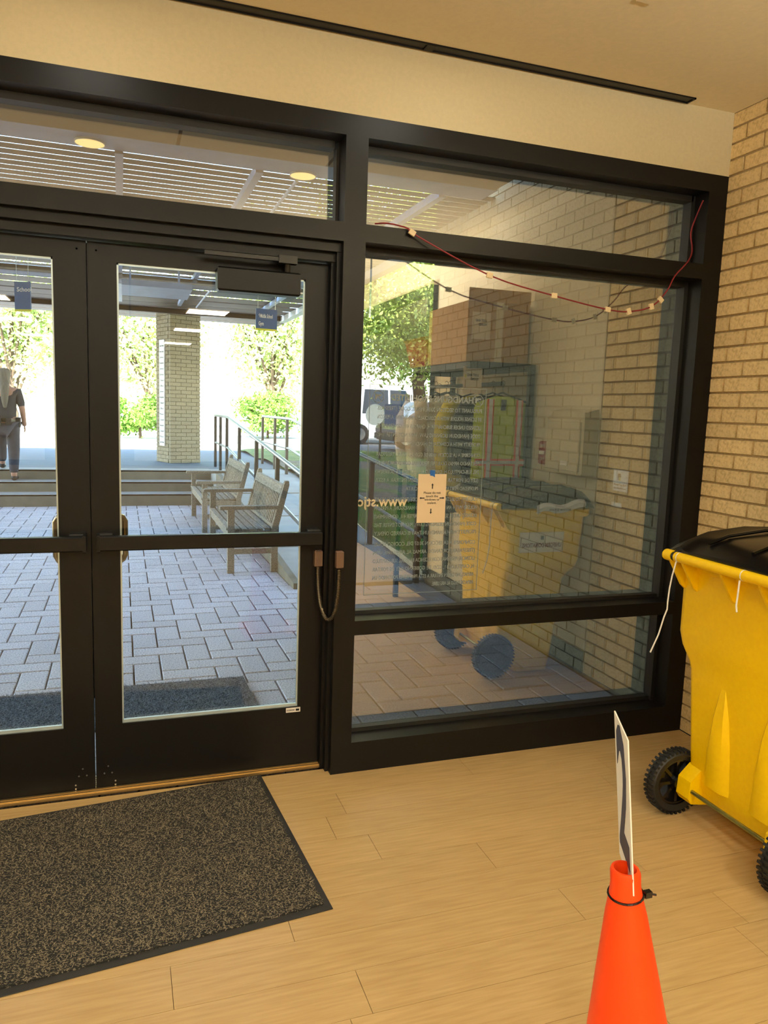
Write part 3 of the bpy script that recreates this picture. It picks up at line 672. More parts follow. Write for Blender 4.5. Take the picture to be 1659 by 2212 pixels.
def garment(name, label, cat, y, m, kind, w_=.23, h=.62, sleeves=True, x0=2.32, group=None):
    g = thing(name, label, cat, (x0, y, 1.66), 0, group)
    # hanger
    hk = [(x0, y, 1.655 + .0)] + [(x0 + .018 * math.sin(t), y, 1.693 + .022 * math.cos(t) * -1 + .0) for t in (0.2, 1, 2, 3, 4)]
    b = MB(); b.tube([(x0, y, 1.645), (x0, y, 1.685), (x0 + .012, y, 1.70), (x0 + .012, y, 1.715), (x0, y, 1.722), (x0 - .012, y, 1.715)], .002, 5)
    b.tube([(x0 - .19, y, 1.585), (x0, y, 1.645), (x0 + .19, y, 1.585)], .006, 6); b.build('hanger', M_blackp, g, True)
    pts = [(-.07, 1.62), (-.2, 1.585), (-.21, 1.44), (-.19, 1.35), (-w_, 1.63 - h), (w_, 1.63 - h), (.19, 1.35), (.21, 1.44), (.2, 1.585), (.07, 1.62), (.05, 1.52), (0, 1.47), (-.05, 1.52)] if kind == 'vest' else \
          [(-.06, 1.625), (-.2, 1.58), (-.19, 1.35), (-w_, 1.63 - h), (w_, 1.63 - h), (.19, 1.35), (.2, 1.58), (.06, 1.625), (0, 1.60)]
    b = MB()
    nseg = 14; rings = []
    zt = 1.62; zb = 1.63 - h
    def half(z):
        t = (zt - z) / (zt - zb)
        if z > 1.57: return .06 + (.2 - .06) * (zt - z) / (.05)
        return .2 + (w_ - .2) * ((1.57 - z) / (1.57 - zb))
    N = 18
    for k in range(12):
        z = zt - (zt - zb) * (k / 11) ** 1.2 if k else zt
        z = [1.62, 1.60, 1.575, 1.54, 1.48, 1.40, 1.32, 1.24, 1.16, 1.10, 1.05, zb][k]
        z = max(z, zb); hw = min(half(z), .25); ring = []
        fold = .004 + .022 * (1.62 - z) / .6
        for j in range(N * 2):
            a = 2 * PI * j / (2 * N); xx = x0 + hw * math.cos(a)
            yy = y + (.022 + .018 * (1.62 - z) / .6) * math.sin(a) + fold * math.sin(a * 5 + y * 30) * .35
            ring.append((xx, yy, z))
        rings.append(ring)
    body = b.loft(rings).build('cloth', m, g, True)
    if sleeves:
        b = MB()
        for s_ in (-1, 1):
            b.tube([(x0 + s_ * .17, y, 1.57), (x0 + s_ * .235, y + .01, 1.45), (x0 + s_ * .25, y + .02, 1.30), (x0 + s_ * .235, y + .03, 1.10)], [.055, .06, .055, .045], 10)
        b.build('sleeve', m, g, True)
    return g
v = garment('safety_vest', 'lime hi-vis vest with orange and silver stripes hanging nearest the window', 'vest', -1.36, M_hivis, 'vest', .205, .56, False, 2.355)
for x in (-.125, .085):
    B('orange_stripe', M_otrim, v, (2.355 + x, 2.355 + x + .045, -1.322, -1.3155, 1.07, 1.60)); B('silver_stripe', M_refl, v, (2.355 + x + .010, 2.355 + x + .035, -1.3155, -1.312, 1.07, 1.60))
B('orange_band', M_otrim, v, (2.16, 2.55, -1.322, -1.3158, 1.17, 1.215)); B('silver_band', M_refl, v, (2.162, 2.548, -1.3162, -1.3125, 1.182, 1.203))
B('neck_label', M_black, v, (2.335, 2.37, -1.335, -1.328, 1.53, 1.60))
garment('dark_jacket', 'black jacket hanging behind the lime vest', 'jacket', -1.47, M_black, 'coat', .20, .68, True, 2.34)
garment('yellow_jacket', 'yellow and black jacket on the rail behind the vest', 'jacket', -1.58, M_hivis2, 'coat', .20, .62, True, 2.27)
for i, (y, xx, lb) in enumerate(((-1.71, 2.14, 'cream shirt hanging first behind the yellow jacket'), (-1.83, 2.16, 'cream shirt hanging second behind the yellow jacket'), (-1.95, 2.13, 'cream shirt hanging third behind the yellow jacket'))):
    garment('cream_shirt', lb, 'shirt', y, M_shirt, 'coat', .24, .58, True, xx, 'cream shirts on the rail')
garment('navy_jacket', 'long navy black coat at the far end of the rail', 'coat', -2.28, M_black, 'coat', .25, .9, True, 2.3)
bx = thing('cardboard_box', 'large brown cardboard lost and found box on top of the clothes rack', 'box', (2.32, -1.75, 1.834))
B('carton', M_card, bx, (2.10, 2.545, -2.05, -1.40, 1.835, 2.22), ch=.003)
B('flap', M_card, bx, (2.10, 2.545, -1.40, -1.395, 2.22, 2.30)); B('tape_strip', M_clip, bx, (2.30, 2.35, -1.3995, -1.397, 1.84, 2.22))
ls = thing('lost_and_found_sheet', 'cream LOST AND FOUND sheet on the big cardboard box', 'sign', (2.2, -1.39, 2.05))
B('sheet', M_paper2, ls, (2.13, 2.26, -1.397, -1.395, 1.98, 2.15))
for i, s_ in enumerate(('LOST AND', 'FOUND')): text('lettering', s_, .022, M_ink, (2.232, -1.3945, 2.09 - .025 * i), (-1, 0, 0), (0, 0, 1), ls, width=.08 if i == 0 else .055, bold=.0006)
ls = thing('lost_and_found_sheet', 'cream LOST AND FOUND sheet hanging below the rack top at the left', 'sign', (2.14, -1.34, 1.72))
B('sheet', M_paper2, ls, (2.06, 2.19, -1.343, -1.341, 1.63, 1.80))
for i, s_ in enumerate(('LOST AND', 'FOUND')): text('lettering', s_, .022, M_ink, (2.165, -1.3405, 1.74 - .025 * i), (-1, 0, 0), (0, 0, 1), ls, width=.08 if i == 0 else .055, bold=.0006)
B('crest', M_signy, ls, (2.07, 2.08, -1.3405, -1.340, 1.73, 1.75))
rb = thing('red_crate', 'dark red plastic crate on the far end of the rack top', 'crate', (2.3, -2.3, 1.834))
b = MB(); b.loft([rrect(2.14, 2.46, -2.52, -2.12, 1.836, .02), rrect(2.10, 2.50, -2.55, -2.09, 2.03, .02), rrect(2.08, 2.52, -2.56, -2.075, 2.045, .02), rrect(2.12, 2.48, -2.53, -2.11, 2.045, .02), rrect(2.16, 2.44, -2.5, -2.14, 1.85, .02)]); b.build('tub', M_red, rb)
# back wall dark double door for the reflection
db = struct(B('door_3', M_door_w, None, (-1.6, .2, YB, YB + .05, 0, 2.1)))
B('door_frame', M_frame, db, (-1.68, -1.6, YB, YB + .06, 0, 2.18), (.2, .28, YB, YB + .06, 0, 2.18), (-1.6, .2, YB, YB + .06, 2.1, 2.18), (-.71, -.69, YB + .05, YB + .056, 0, 2.1))
B('door_handle', M_chrome, db, (-.80, -.77, YB + .05, YB + .09, .95, 1.15), (-.63, -.60, YB + .05, YB + .09, .95, 1.15))

d4 = struct(B('added_dark_door', M_door_w, None, (XR - .03, XR - .004, -7.0, -3.1, 0, 2.5)))  # dark door added so the sidelite reflects less pale wall
B('door_frame', M_frame, d4, (XR - .07, XR - .004, -3.1, -3.02, 0, 2.58), (XR - .07, XR - .004, -7.08, -7.0, 0, 2.58), (XR - .07, XR - .004, -7.0, -3.1, 2.5, 2.58), (XR - .05, XR - .03, -5.07, -5.03, 0, 2.5))
# ================================================================== OUTSIDE
ZG = -.02
# paved court
pv = struct(MB().box(-7, 2.57, .155, 9.0, -.25, ZG - .05).build('paving', M_sand))
cell = .15; items = []
for a in range(-70, 110):
    for b_ in range(-60, 60):
        i, j = a + 2 * b_, a - 2 * b_
        for (ci, cj, wi, hj) in ((i, j, 2, 1), (i, j + 1, 1, 2)):
            x0, x1, y0, y1 = ci * cell + .05, (ci + wi) * cell + .05, cj * cell, (cj + hj) * cell
            xm = (x0 + x1) / 2; ym = (y0 + y1) / 2
            lim = 1.36 if ym > 3.35 else XR
            if xm < -4.5 or x0 > lim - .03 or y0 > 8.88 or y1 < .2: continue
            x1 = min(x1, lim); y1 = min(y1, 8.9); y0 = max(y0, .17)
            if x1 - x0 < .03 or y1 - y0 < .03: continue
            # keep what the view through the glass can reach, a little more on each side
            sl_ = xm / (ym + 2.857)
            if sl_ < -.42: continue
            items.append((x0, x1, y0, y1, ym))
items.sort(key=lambda t: (t[4] + 2.857) ** 2 + (((t[0] + t[1]) / 2) - .4) ** 2)
rest = MB(); cache = {}
for i, (x0, x1, y0, y1, ym) in enumerate(items):
    x0 += .0045; x1 -= .0045; y0 += .0045; y1 -= .0045; zt = ZG + random.uniform(-.0015, .0015)
    if i < 299:
        key = (round(x1 - x0, 3), round(y1 - y0, 3))
        if key not in cache:
            wx, wy = (x1 - x0) / 2, (y1 - y0) / 2
            o = MB().box(-wx, wx, -wy, wy, -.05, 0, ch=.005).build('paver', M_paver, pv, fix=False); cache[key] = o.data
        else:
            o = bpy.data.objects.new('paver', cache[key]); C.objects.link(o); o.parent = pv
            o.matrix_parent_inverse = pv.matrix_basis.inverted()
        o.location = ((x0 + x1) / 2, (y0 + y1) / 2, zt)
    else: rest.box(x0, x1, y0, y1, ZG - .05, zt, ch=.004)
stuff(rest.build('paver_field', M_paver, pv, fix=False))
# outdoor mat
om = thing('outdoor_mat', 'grey speckled outdoor carpet mat on the pavers outside the doors', 'mat', (-.6, 1.0, ZG))
Qo = [Vector((.632, 1.271, ZG)), Vector((.645, .72, ZG)), Vector((-1.9, .72, ZG)), Vector((-1.9, 1.26, ZG))]
MB().loft([Qo, [p + Vector((0, 0, .012)) for p in Qo]]).build('backing', M_pile2, om)
tufts('pile_tufts', Qo, 26000, ZG + .012, .018, M_tuft2, om, .002)
# ramp, curb, steps, deck
rampz = lambda y: max(0, (y - 3.35)) * .083
b = MB(); b.loft([[(1.42, 3.35, -.2), (2.6, 3.35, -.2), (2.6, 3.35, 0), (1.42, 3.35, 0)], [(1.42, 8.9, -.2), (2.6, 8.9, -.2), (2.6, 8.9, .45), (1.42, 8.9, .45)]])
ramp = struct(b.build('ramp', M_conc))
B('joint', M_conc2, ramp, *[]) if False else None
b = MB(); b.loft([[(1.36, 3.3, -.2), (1.42, 3.3, -.2), (1.42, 3.3, .03), (1.36, 3.3, .03)], [(1.36, 8.9, -.2), (1.42, 8.9, -.2), (1.42, 8.9, .49), (1.36, 8.9, .49)]]); b.build('curb', M_conc2, ramp)
b = MB()
for y in (4.6, 6.0, 7.4): b.box(1.43, 2.59, y - .004, y + .004, rampz(y) - .02, rampz(y) + .002)
b.build('control_joint', M_conc2, ramp)
stp = struct(MB().box(-7, 1.355, 9.66, 9.9, -.2, .446).build('steps', M_conc2))
for i in range(3):
    B('step', M_conc2, stp, (-7, 1.36, 8.9 + .35 * i, 9.65, .15 * i - .05 * (i == 0), .15 * (i + 1) - .001))
    B('tread', M_conc, stp, (-7, 1.36, 8.9 + .35 * i, 9.26 + .35 * i - (.0), .15 * (i + 1) - .02, .15 * (i + 1) + .004))
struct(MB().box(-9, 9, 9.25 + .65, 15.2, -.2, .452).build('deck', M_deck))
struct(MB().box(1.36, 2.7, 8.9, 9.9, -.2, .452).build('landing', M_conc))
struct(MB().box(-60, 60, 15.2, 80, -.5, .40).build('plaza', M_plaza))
struct(MB().box(-60, -7, .3, 15.2, -.5, -.02).build('side_yard', M_grass))
# lawn to the right of the ramp
b = MB(); nx, ny = 24, 30
V = [(2.6 + 24 * (i / nx) ** 1.5, 3.3 + 12 * j / ny, max(rampz(3.3 + 12 * j / ny) if j / ny < .5 else .46, 0) - .02 + .03 * math.sin(i * 1.7 + j) + .05) for j in range(ny + 1) for i in range(nx + 1)]
Ff = [(j * (nx + 1) + i, j * (nx + 1) + i + 1, (j + 1) * (nx + 1) + i + 1, (j + 1) * (nx + 1) + i) for j in range(ny) for i in range(nx)]
b.add(V, Ff); lw = struct(b.build('lawn', M_grass, None, True, False))
b = MB(); b.add([(2.62, 6.4, .33), (9, 6.4, .33), (9, 11.0, .53), (2.62, 11.0, .53)], [(0, 1, 2, 3)]); b.build('mulch_bed', M_mulch, lw, fix=False)
def blades(n, x0, x1, y0, y1, zf, h, m, parent, name='grass_blades'):
    xs = x0 + rng.random(n) * (x1 - x0); ys = y0 + rng.random(n) * (y1 - y0); zs = np.array([zf(y) for y in ys]); th = rng.random(n) * 2 * PI
    d = np.stack([np.cos(th), np.sin(th), np.zeros(n)], 1) * .006; base = np.stack([xs, ys, zs], 1)
    tip = base + np.stack([rng.normal(0, .015, n), rng.normal(0, .015, n), h * (.5 + rng.random(n))], 1)
    Vv = np.stack([base - d, base + d, tip], 1).reshape(-1, 3); me = bpy.data.meshes.new(name)
    me.from_pydata(Vv.tolist(), [], np.arange(3 * n).reshape(-1, 3).tolist()); me.materials.append(m)
    o = bpy.data.objects.new(name, me); C.objects.link(o); o.parent = parent; stuff(o)
blades(16000, 2.65, 6.5, 3.4, 6.6, lambda y: rampz(y) + .02, .05, M_bl, lw)
blades(9000, 4.0, 10, 10.5, 15, lambda y: .46, .06, M_bl, lw)

# brick column with name strip
cl = thing('brick_column', 'square buff brick column holding up the canopy on the upper deck', 'column', (.82, 11.1, .452))
cx0, cy0, cw = .82, 11.1, .58
B('mortar_core', M_mortar2, cl, (cx0 + .012, cx0 + cw - .01, cy0 + .012, cy0 + cw, .452, 3.12))
z = .455; k = 0
def cb(x0, x1, y0, y1, z0): MB().box(x0, x1, y0, y1, z0, z0 + .058, ch=.002).build('brick', M_brick_out, cl, fix=False)
while z < 3.06:
    sg = [0, .2, .4, .58] if k % 2 == 0 else [0, .1, .3, .5, .58]
    for a_, b_ in zip(sg[:-1], sg[1:]): cb(cx0 + a_ + .004 * (a_ > 0), cx0 + b_ - .004, cy0, cy0 + .07, z)
    sg = [.1, .3, .5, .58] if k % 2 == 0 else [.074, .2, .4, .58]
    for a_, b_ in zip(sg[:-1], sg[1:]): cb(cx0, cx0 + .06, cy0 + a_ + .004, cy0 + b_ - .004, z)
    z += .0681; k += 1
B('capital', M_blackm, cl, (cx0 + .15, cx0 + .40, cy0 + .15, cy0 + .45, 3.12, 3.30))
ns = thing('name_strip', 'tall narrow white sign strip on the left face of the brick column', 'sign', (.82, 11.1, 1.8))
B('board', M_white, ns, (.797, .818, 11.30, 11.50, .75, 2.62))
for i in range(18): text('lettering', random.choice(['Reception', 'Library', 'Chapel', 'Office', 'Music', 'Theatre', 'Lower School']), .045, M_ink, (.7955, 11.48, 2.5 - i * .10), (0, -1, 0), (0, 0, 1), ns, width=.16)
cl.rotation_euler[2] = ns.rotation_euler[2] = math.radians(22)

# benches
def bench(label, y0):
    t = thing('teak_bench', label, 'bench', (1.1, y0 + .75, ZG), 0, 'benches along the ramp curb')
    L_ = 1.5; xf, xb = .90, 1.30
    for y in (y0, y0 + L_ - .06):
        B('front_leg', M_wood, t, (xf, xf + .06, y, y + .06, ZG, .62))
        b = MB(); b.loft([[(xb, y, ZG), (xb + .06, y, ZG), (xb + .06, y + .06, ZG), (xb, y + .06, ZG)], [(xb, y, .42), (xb + .06, y, .42), (xb + .06, y + .06, .42), (xb, y + .06, .42)],
                          [(xb + .11, y, .86), (xb + .16, y, .86), (xb + .16, y + .06, .86), (xb + .11, y + .06, .86)], [(xb + .125, y, .90), (xb + .155, y, .90), (xb + .155, y + .06, .90), (xb + .125, y + .06, .90)]])
        b.build('back_leg', M_wood, t)
        b = MB(); b.prism([(xf - .07, .615), (xf - .07, .645), (xf - .05, .652), (xb + .07, .652), (xb + .09, .62)], 'y', y - .01, y + .07); b.build('armrest', M_wood, t)
        B('side_stretcher', M_wood, t, (xf + .06, xb, y + .015, y + .045, .17, .22))
        B('side_rail', M_wood, t, (xf + .06, xb, y + .01, y + .05, .34, .40))
    B('front_apron', M_wood, t, (xf + .005, xf + .04, y0 + .06, y0 + L_ - .06, .33, .41))
    B('back_rail', M_wood, t, (xb + .01, xb + .045, y0 + .06, y0 + L_ - .06, .40, .46))
    for i in range(6):
        x = xf - .01 + i * .07; dz = -.014 * math.sin(PI * i / 5.5)
        B('seat_slat', M_wood, t, (x, x + .055, y0 + .02, y0 + L_ - .02, .41 + dz, .432 + dz), ch=.003)
    sh_ = Matrix.Identity(4)
    b = MB(); b.loft([[(xb + .085, y0 + .06, .765), (xb + .125, y0 + .06, .765), (xb + .125, y0 + L_ - .06, .765), (xb + .085, y0 + L_ - .06, .765)], [(xb + .105, y0 + .06, .855), (xb + .14, y0 + .06, .855), (xb + .14, y0 + L_ - .06, .855), (xb + .105, y0 + L_ - .06, .855)]])
    b.build('top_rail', M_wood, t)
    nsl = 19
    for i in range(nsl):
        y = y0 + .085 + i * (L_ - .20) / (nsl - 1)
        b = MB(); b.loft([[(xb + .018, y, .45), (xb + .036, y, .45), (xb + .036, y + .032, .45), (xb + .018, y + .032, .45)], [(xb + .095, y, .77), (xb + .113, y, .77), (xb + .113, y + .032, .77), (xb + .095, y + .032, .77)]])
        b.build('back_slat', M_wood, t)
    t.scale = (1, 1, .925)
    return t
bench('grey weathered teak bench nearest the doors beside the ramp', 4.0)
bench('grey weathered teak bench farther off, nearer the concrete steps', 6.3)

# ramp rails
def railing(label, x, ys, h=.86, mid=.42, y0=3.45, y1=9.4):
    t = thing('ramp_railing', label, 'railing', (x, (y0 + y1) / 2, 0), 0, 'railings of the ramp')
    rz = lambda y: min(rampz(y), .452)
    for y in ys: B('post', M_rail, t, (x - .02, x + .02, y - .03, y + .03, rz(y) - .01, rz(y) + h))
    for hh, r, nm in ((h + .02, .022, 'top_rail'), (mid, .018, 'mid_rail')):
        pts = [(x, y0, rz(y0) + hh)] + [(x, y, rz(y) + hh) for y in (5, 6.5, 8.0, 8.77)] + [(x, y1, rz(y1) + hh)]
        MB().tube(pts, r, 10).build(nm, M_rail2, t, True)
railing('metal handrail on the side of the ramp behind the benches', 1.52, (3.55, 4.9, 6.2, 7.6, 8.9, 9.7, 10.4), y1=10.45)
railing('metal handrail on the lawn side of the ramp', 2.47, (3.3, 4.65, 6.0, 7.6, 9.0, 10.0, 11.2), y0=3.2, y1=11.2)

# canopy
cp_ = thing('entrance_canopy', 'louvred metal canopy with grey beams over the paved court', 'canopy', (0, 5.5, 3.0))
B('soffit_panel', M_soff, cp_, (-5, -.62, .35, 1.97, 3.0, 3.04), (-.60, .32, .35, 1.97, 3.0, 3.04), (.34, 1.22, .35, 1.97, 3.0, 3.04), (1.24, 2.40, .35, 1.97, 3.0, 3.04))
B('soffit_rib', M_slat, cp_, (-5, 2.40, 1.12, 1.14, 2.995, 3.0))
B('main_beam', M_beam, cp_, (-5, 2.42, 1.97, 2.23, 3.0, 3.12))
B('roof_deck', M_slat, cp_, (-5, 2.42, .35, 2.23, 3.12, 3.16))
y = 2.30; i = 0
while y < 6.3:
    m_ = Matrix.Translation((0, y, 3.05))
    MB().box(-6.0, 2.62, 0, .091, -.003, .003, m_).build('louvre_slat', M_slat, cp_)
    y += .12; i += 1
y = 6.42
while y < 10.4:
    MB().box(-6.0, 2.62, y, y + .44, 3.047, 3.053).build('canopy_sheet', M_slat, cp_)
    y += .55
B('cross_beam', M_beam, cp_, (-.02, .03, 2.23, 9.4, 2.985, 3.04), (.83, .88, 2.23, 9.4, 2.985, 3.04), (-2.2, -2.14, 2.23, 9.4, 2.985, 3.04), (2.1, 2.15, 2.23, 9.4, 2.985, 3.04))
B('edge_beam', M_white, cp_, (2.62, 2.72, 2.3, 10.5, 2.96, 3.12))
B('end_beam', M_slat, cp_, (-6, 2.72, 10.4, 10.5, 2.98, 3.12))
MB().tube([(1.10, 2.24, 2.97), (1.10, 9.3, 2.97)], .012, 6).build('conduit', M_beam, cp_, True)
MB().tube([(-5, 6.75, 2.93), (2.6, 6.75, 2.93)], .06, 12).build('gutter_pipe', M_chrome, cp_, True)
B('post', M_blackm, cp_, (-5.95, -5.85, 10.4, 10.5, .452, 2.98))
# far canopy strip carried by the column
B('purlin', M_slat, cp_, *[(-6, 3.2, 10.7 + i * .5, 11.1 + i * .5, 3.22, 3.28) for i in range(6)])
B('far_beam', M_beam, cp_, (.98, 1.08, 9.5, 13.6, 3.28, 3.40), (-3.2, -3.1, 9.5, 13.6, 3.28, 3.40))
# soffit lamps
for i, (x, y, lb) in enumerate(((-.156, 2.13, 'round glowing canopy lamp over the doors'), (1.13, 2.20, 'round glowing canopy lamp nearer the brick wall'))):
    l = thing('canopy_lamp', lb, 'lamp', (x, y, 2.99), 0, 'lamps in the canopy beam')
    n = 24; MB().loft([[(x + r * math.cos(2 * PI * k / n), y + r * math.sin(2 * PI * k / n), z) for k in range(n)] for r, z in ((.082, 2.999), (.082, 2.992), (.074, 2.988))]).build('lens', M_lampo, l)
    MB().loft([[(x + r * math.cos(2 * PI * k / n), y + r * math.sin(2 * PI * k / n), z) for k in range(n)] for r, z in ((.086, 2.9995), (.086, 2.990), (.081, 2.990))], cap=False).build('bezel', M_white, l)
# flat hanging fixture
hf = thing('hanging_fixture', 'flat grey wedge shaped panel hanging under the canopy in front of the column', 'light fixture', (.35, 6.2, 2.75))
MB().prism([(5.9, 2.74), (5.9, 2.80), (6.6, 2.82), (6.6, 2.72)], 'x', .02, .75).build('panel', M_beam, hf)
B('hanger_rod', M_beam, hf, (.1, .12, 6.2, 6.22, 2.8, 3.048), (.62, .64, 6.2, 6.22, 2.8, 3.048))
# hanging signs
def hsign(label, x0, x1, y, z0, z1, lines_, rot):
    cxx = (x0 + x1) / 2
    s = thing('hanging_sign', label, 'sign', (cxx, y, z1), rot)
    def add(nm, m, *b_):
        bb = MB()
        for q in b_: bb.box(*q)
        o = bb.build(nm, m, None); o.parent = s; return o
    w2 = (x1 - x0) / 2; h = z1 - z0
    add('board', M_sign, (-w2, w2, -.008, .008, -h + .02, 0)); add('stripe', M_signy, (-w2, w2, -.009, .009, -h, -h + .02))
    add('hanger', M_chrome, (-w2 + .02, -w2 + .025, -.002, .002, 0, 3.048 - z1), (w2 - .025, w2 - .02, -.002, .002, 0, 3.048 - z1))
    for i, t_ in enumerate(lines_):
        o = text('lettering', t_, .062, M_paper, (-w2 + .03, -.0095, -.10 - i * .085), (1, 0, 0), (0, 0, 1), None, width=.165 if i == 0 else .06, bold=.001); o.parent = s
hsign('blue hanging sign reading Middle School and Gym', 1.46, 1.71, 6.0, 2.37, 2.61, ['↑Middle School', 'Gym'], .12)
hsign('blue and yellow hanging school sign seen through the left door', -1.04, -.86, 6.0, 2.40, 2.70, ['School'], -.5)

# ------------------------------------------------------------------ person walking up the steps
def skin(name, nodes, edges, m, parent, sub=2):
    me = bpy.data.meshes.new(name); me.from_pydata([n_[:3] for n_ in nodes], edges, [])
    o = bpy.data.objects.new(name, me); C.objects.link(o)
    md = o.modifiers.new('s', 'SKIN'); md.use_smooth_shade = True
    for i, n_ in enumerate(nodes):
        r = n_[3]; me.skin_vertices[0].data[i].radius = r if isinstance(r, tuple) else (r, r)
    me.skin_vertices[0].data[0].use_root = True
    s2 = o.modifiers.new('u', 'SUBSURF'); s2.levels = sub; s2.render_levels = sub
    bpy.context.view_layer.update()
    dg = bpy.context.evaluated_depsgraph_get(); me2 = bpy.data.meshes.new_from_object(o.evaluated_get(dg))
    bpy.data.objects.remove(o); me2.materials.clear(); me2.materials.append(m)
    me2.polygons.foreach_set('use_smooth', [True] * len(me2.polygons))
    o = bpy.data.objects.new(name, me2); C.objects.link(o); o.parent = parent; o.matrix_parent_inverse = parent.matrix_basis.inverted(); return o
px, py, pz = -1.60, 9.42, .30
pe = thing('person', 'person in dark uniform with long pale hair climbing the steps away from the doors', 'person', (px, py, pz))
# body facing +y; right foot on second tread, left foot on deck
T = [(px, py + .06, 1.14, (.155, .115)), (px, py + .06, 1.28, (.14, .105)), (px, py + .07, 1.45, (.16, .11)), (px, py + .08, 1.60, (.13, .085)), (px, py + .09, 1.69, (.055, .055)), (px, py + .12, 1.76, (.05, .05)), (px, py + .13, 1.83, (.078, .09)), (px, py + .13, 1.90, (.07, .08)),
     (px + .09, py + .05, 1.08, (.095, .095)), (px + .10, py + .04, .74, (.062, .066)), (px + .10, py - .03, .40, (.042, .045)), (px + .10, py + .0, .345, (.038, .04)), (px + .11, py + .12, .335, (.036, .03)),
     (px - .09, py + .08, 1.08, (.095, .095)), (px - .10, py + .30, .86, (.062, .066)), (px - .10, py + .33, .55, (.042, .045)), (px - .10, py + .36, .495, (.038, .04)), (px - .11, py + .48, .485, (.036, .03)),
     (px + .17, py + .08, 1.60, (.06, .06)), (px + .225, py + .05, 1.36, (.045, .045)), (px + .235, py + .15, 1.16, (.034, .034)), (px + .235, py + .18, 1.10, (.028, .034)),
     (px - .17, py + .08, 1.60, (.06, .06)), (px - .225, py + .05, 1.36, (.045, .045)), (px - .235, py + .15, 1.16, (.034, .034)), (px - .235, py + .18, 1.10, (.028, .034))]
E_ = [(0, 1), (1, 2), (2, 3), (3, 4), (4, 5), (5, 6), (6, 7), (0, 8), (8, 9), (9, 10), (10, 11), (11, 12), (0, 13), (13, 14), (14, 15), (15, 16), (16, 17), (3, 18), (18, 19), (19, 20), (20, 21), (3, 22), (22, 23), (23, 24), (24, 25)]
body = skin('body', T, E_, M_skin, pe)
cl_ = [(a, b_, c_, (r[0] + .012, r[1] + .012)) for a, b_, c_, r in T]
cl_[3] = (px, py + .08, 1.61, (.155, .10))
sub = [0, 1, 2, 3, 18, 19, 22, 23]; mp_ = {v: i for i, v in enumerate(sub)}
skin('shirt', [cl_[i] for i in sub], [(mp_[a], mp_[b_]) for a, b_ in E_ if a in mp_ and b_ in mp_], M_duniform, pe)
sub = [0, 8, 9, 10, 13, 14, 15]; mp_ = {v: i for i, v in enumerate(sub)}
skin('trousers', [(*cl_[i][:3], (cl_[i][3][0] + .008, cl_[i][3][1] + .008)) for i in sub], [(mp_[a], mp_[b_]) for a, b_ in E_ if a in mp_ and b_ in mp_], M_pants, pe)
for s_, yo, zo in ((1, 0, .30), (-1, .36, .454)):
    skin('shoe', [(px + s_ * .10, py + yo - .06, zo + .05, (.045, .045)), (px + s_ * .10, py + yo + .04, zo + .045, (.047, .042)), (px + s_ * .11, py + yo + .15, zo + .035, (.045, .032))], [(0, 1), (1, 2)], M_shoe, pe)
for s_ in (1, -1):                                             # hands: four fingers and a thumb
    hx, hy, hz = px + s_ * .235, py + .19, 1.085
    for k in range(4):
        yy = hy - .03 + k * .02; l_ = (.07, .082, .078, .062)[k]
        skin('finger', [(hx, yy, hz, .011), (hx + s_ * .006, yy + .004, hz - l_ * .55, .0095), (hx - s_ * .004, yy + .008, hz - l_, .0075)], [(0, 1), (1, 2)], M_skin, pe, 1)
    skin('thumb', [(hx, hy + .03, hz + .02, .012), (hx - s_ * .01, hy + .055, hz - .01, .010), (hx - s_ * .012, hy + .062, hz - .035, .008)], [(0, 1), (1, 2)], M_skin, pe, 1)
skin('hair', [(px, py + .11, 1.93, (.085, .085)), (px, py + .075, 1.86, (.098, .085)), (px, py + .04, 1.76, (.075, .05)), (px + .01, py - .03, 1.64, (.065, .035)), (px + .01, py - .045, 1.48, (.05, .028)), (px + .01, py - .045, 1.36, (.025, .015))], [(0, 1), (1, 2), (2, 3), (3, 4), (4, 5)], M_hair, pe)
# face, facing away
b = MB(); b.tube([(px - .028, py + .215, 1.845), (px - .028, py + .225, 1.845)], .012, 8); b.tube([(px + .028, py + .215, 1.845), (px + .028, py + .225, 1.845)], .012, 8); b.build('eye', M_white, pe)
skin('nose', [(px, py + .21, 1.85, .010), (px, py + .235, 1.82, .013)], [(0, 1)], M_skin, pe, 1)
b = MB(); b.tube([(px - .022, py + .215, 1.785), (px, py + .222, 1.783), (px + .022, py + .215, 1.785)], .005, 6); b.build('mouth', M_redink, pe)
skin('ear', [(px - .085, py + .13, 1.84, .013), (px - .088, py + .125, 1.81, .010)], [(0, 1)], M_skin, pe, 1)
skin('ear', [(px + .085, py + .13, 1.84, .013), (px + .088, py + .125, 1.81, .010)], [(0, 1)], M_skin, pe, 1)
n = 24
MB().loft([[(px + .172 * math.cos(2 * PI * k / n), py + .06 + .135 * math.sin(2 * PI * k / n), z) for k in range(n)] for z in (1.16, 1.21)]).build('duty_belt', M_blackp, pe, True)
B('belt_pouch', M_blackm, pe, (px + .14, px + .20, py - .02, py + .10, 1.09, 1.23), (px + .02, px + .09, py - .10, py - .06, 1.12, 1.21), ch=.006)
bt = B('radio', M_blackm, pe, (px - .10, px - .04, py - .12, py - .07, 1.10, 1.25), ch=.006)

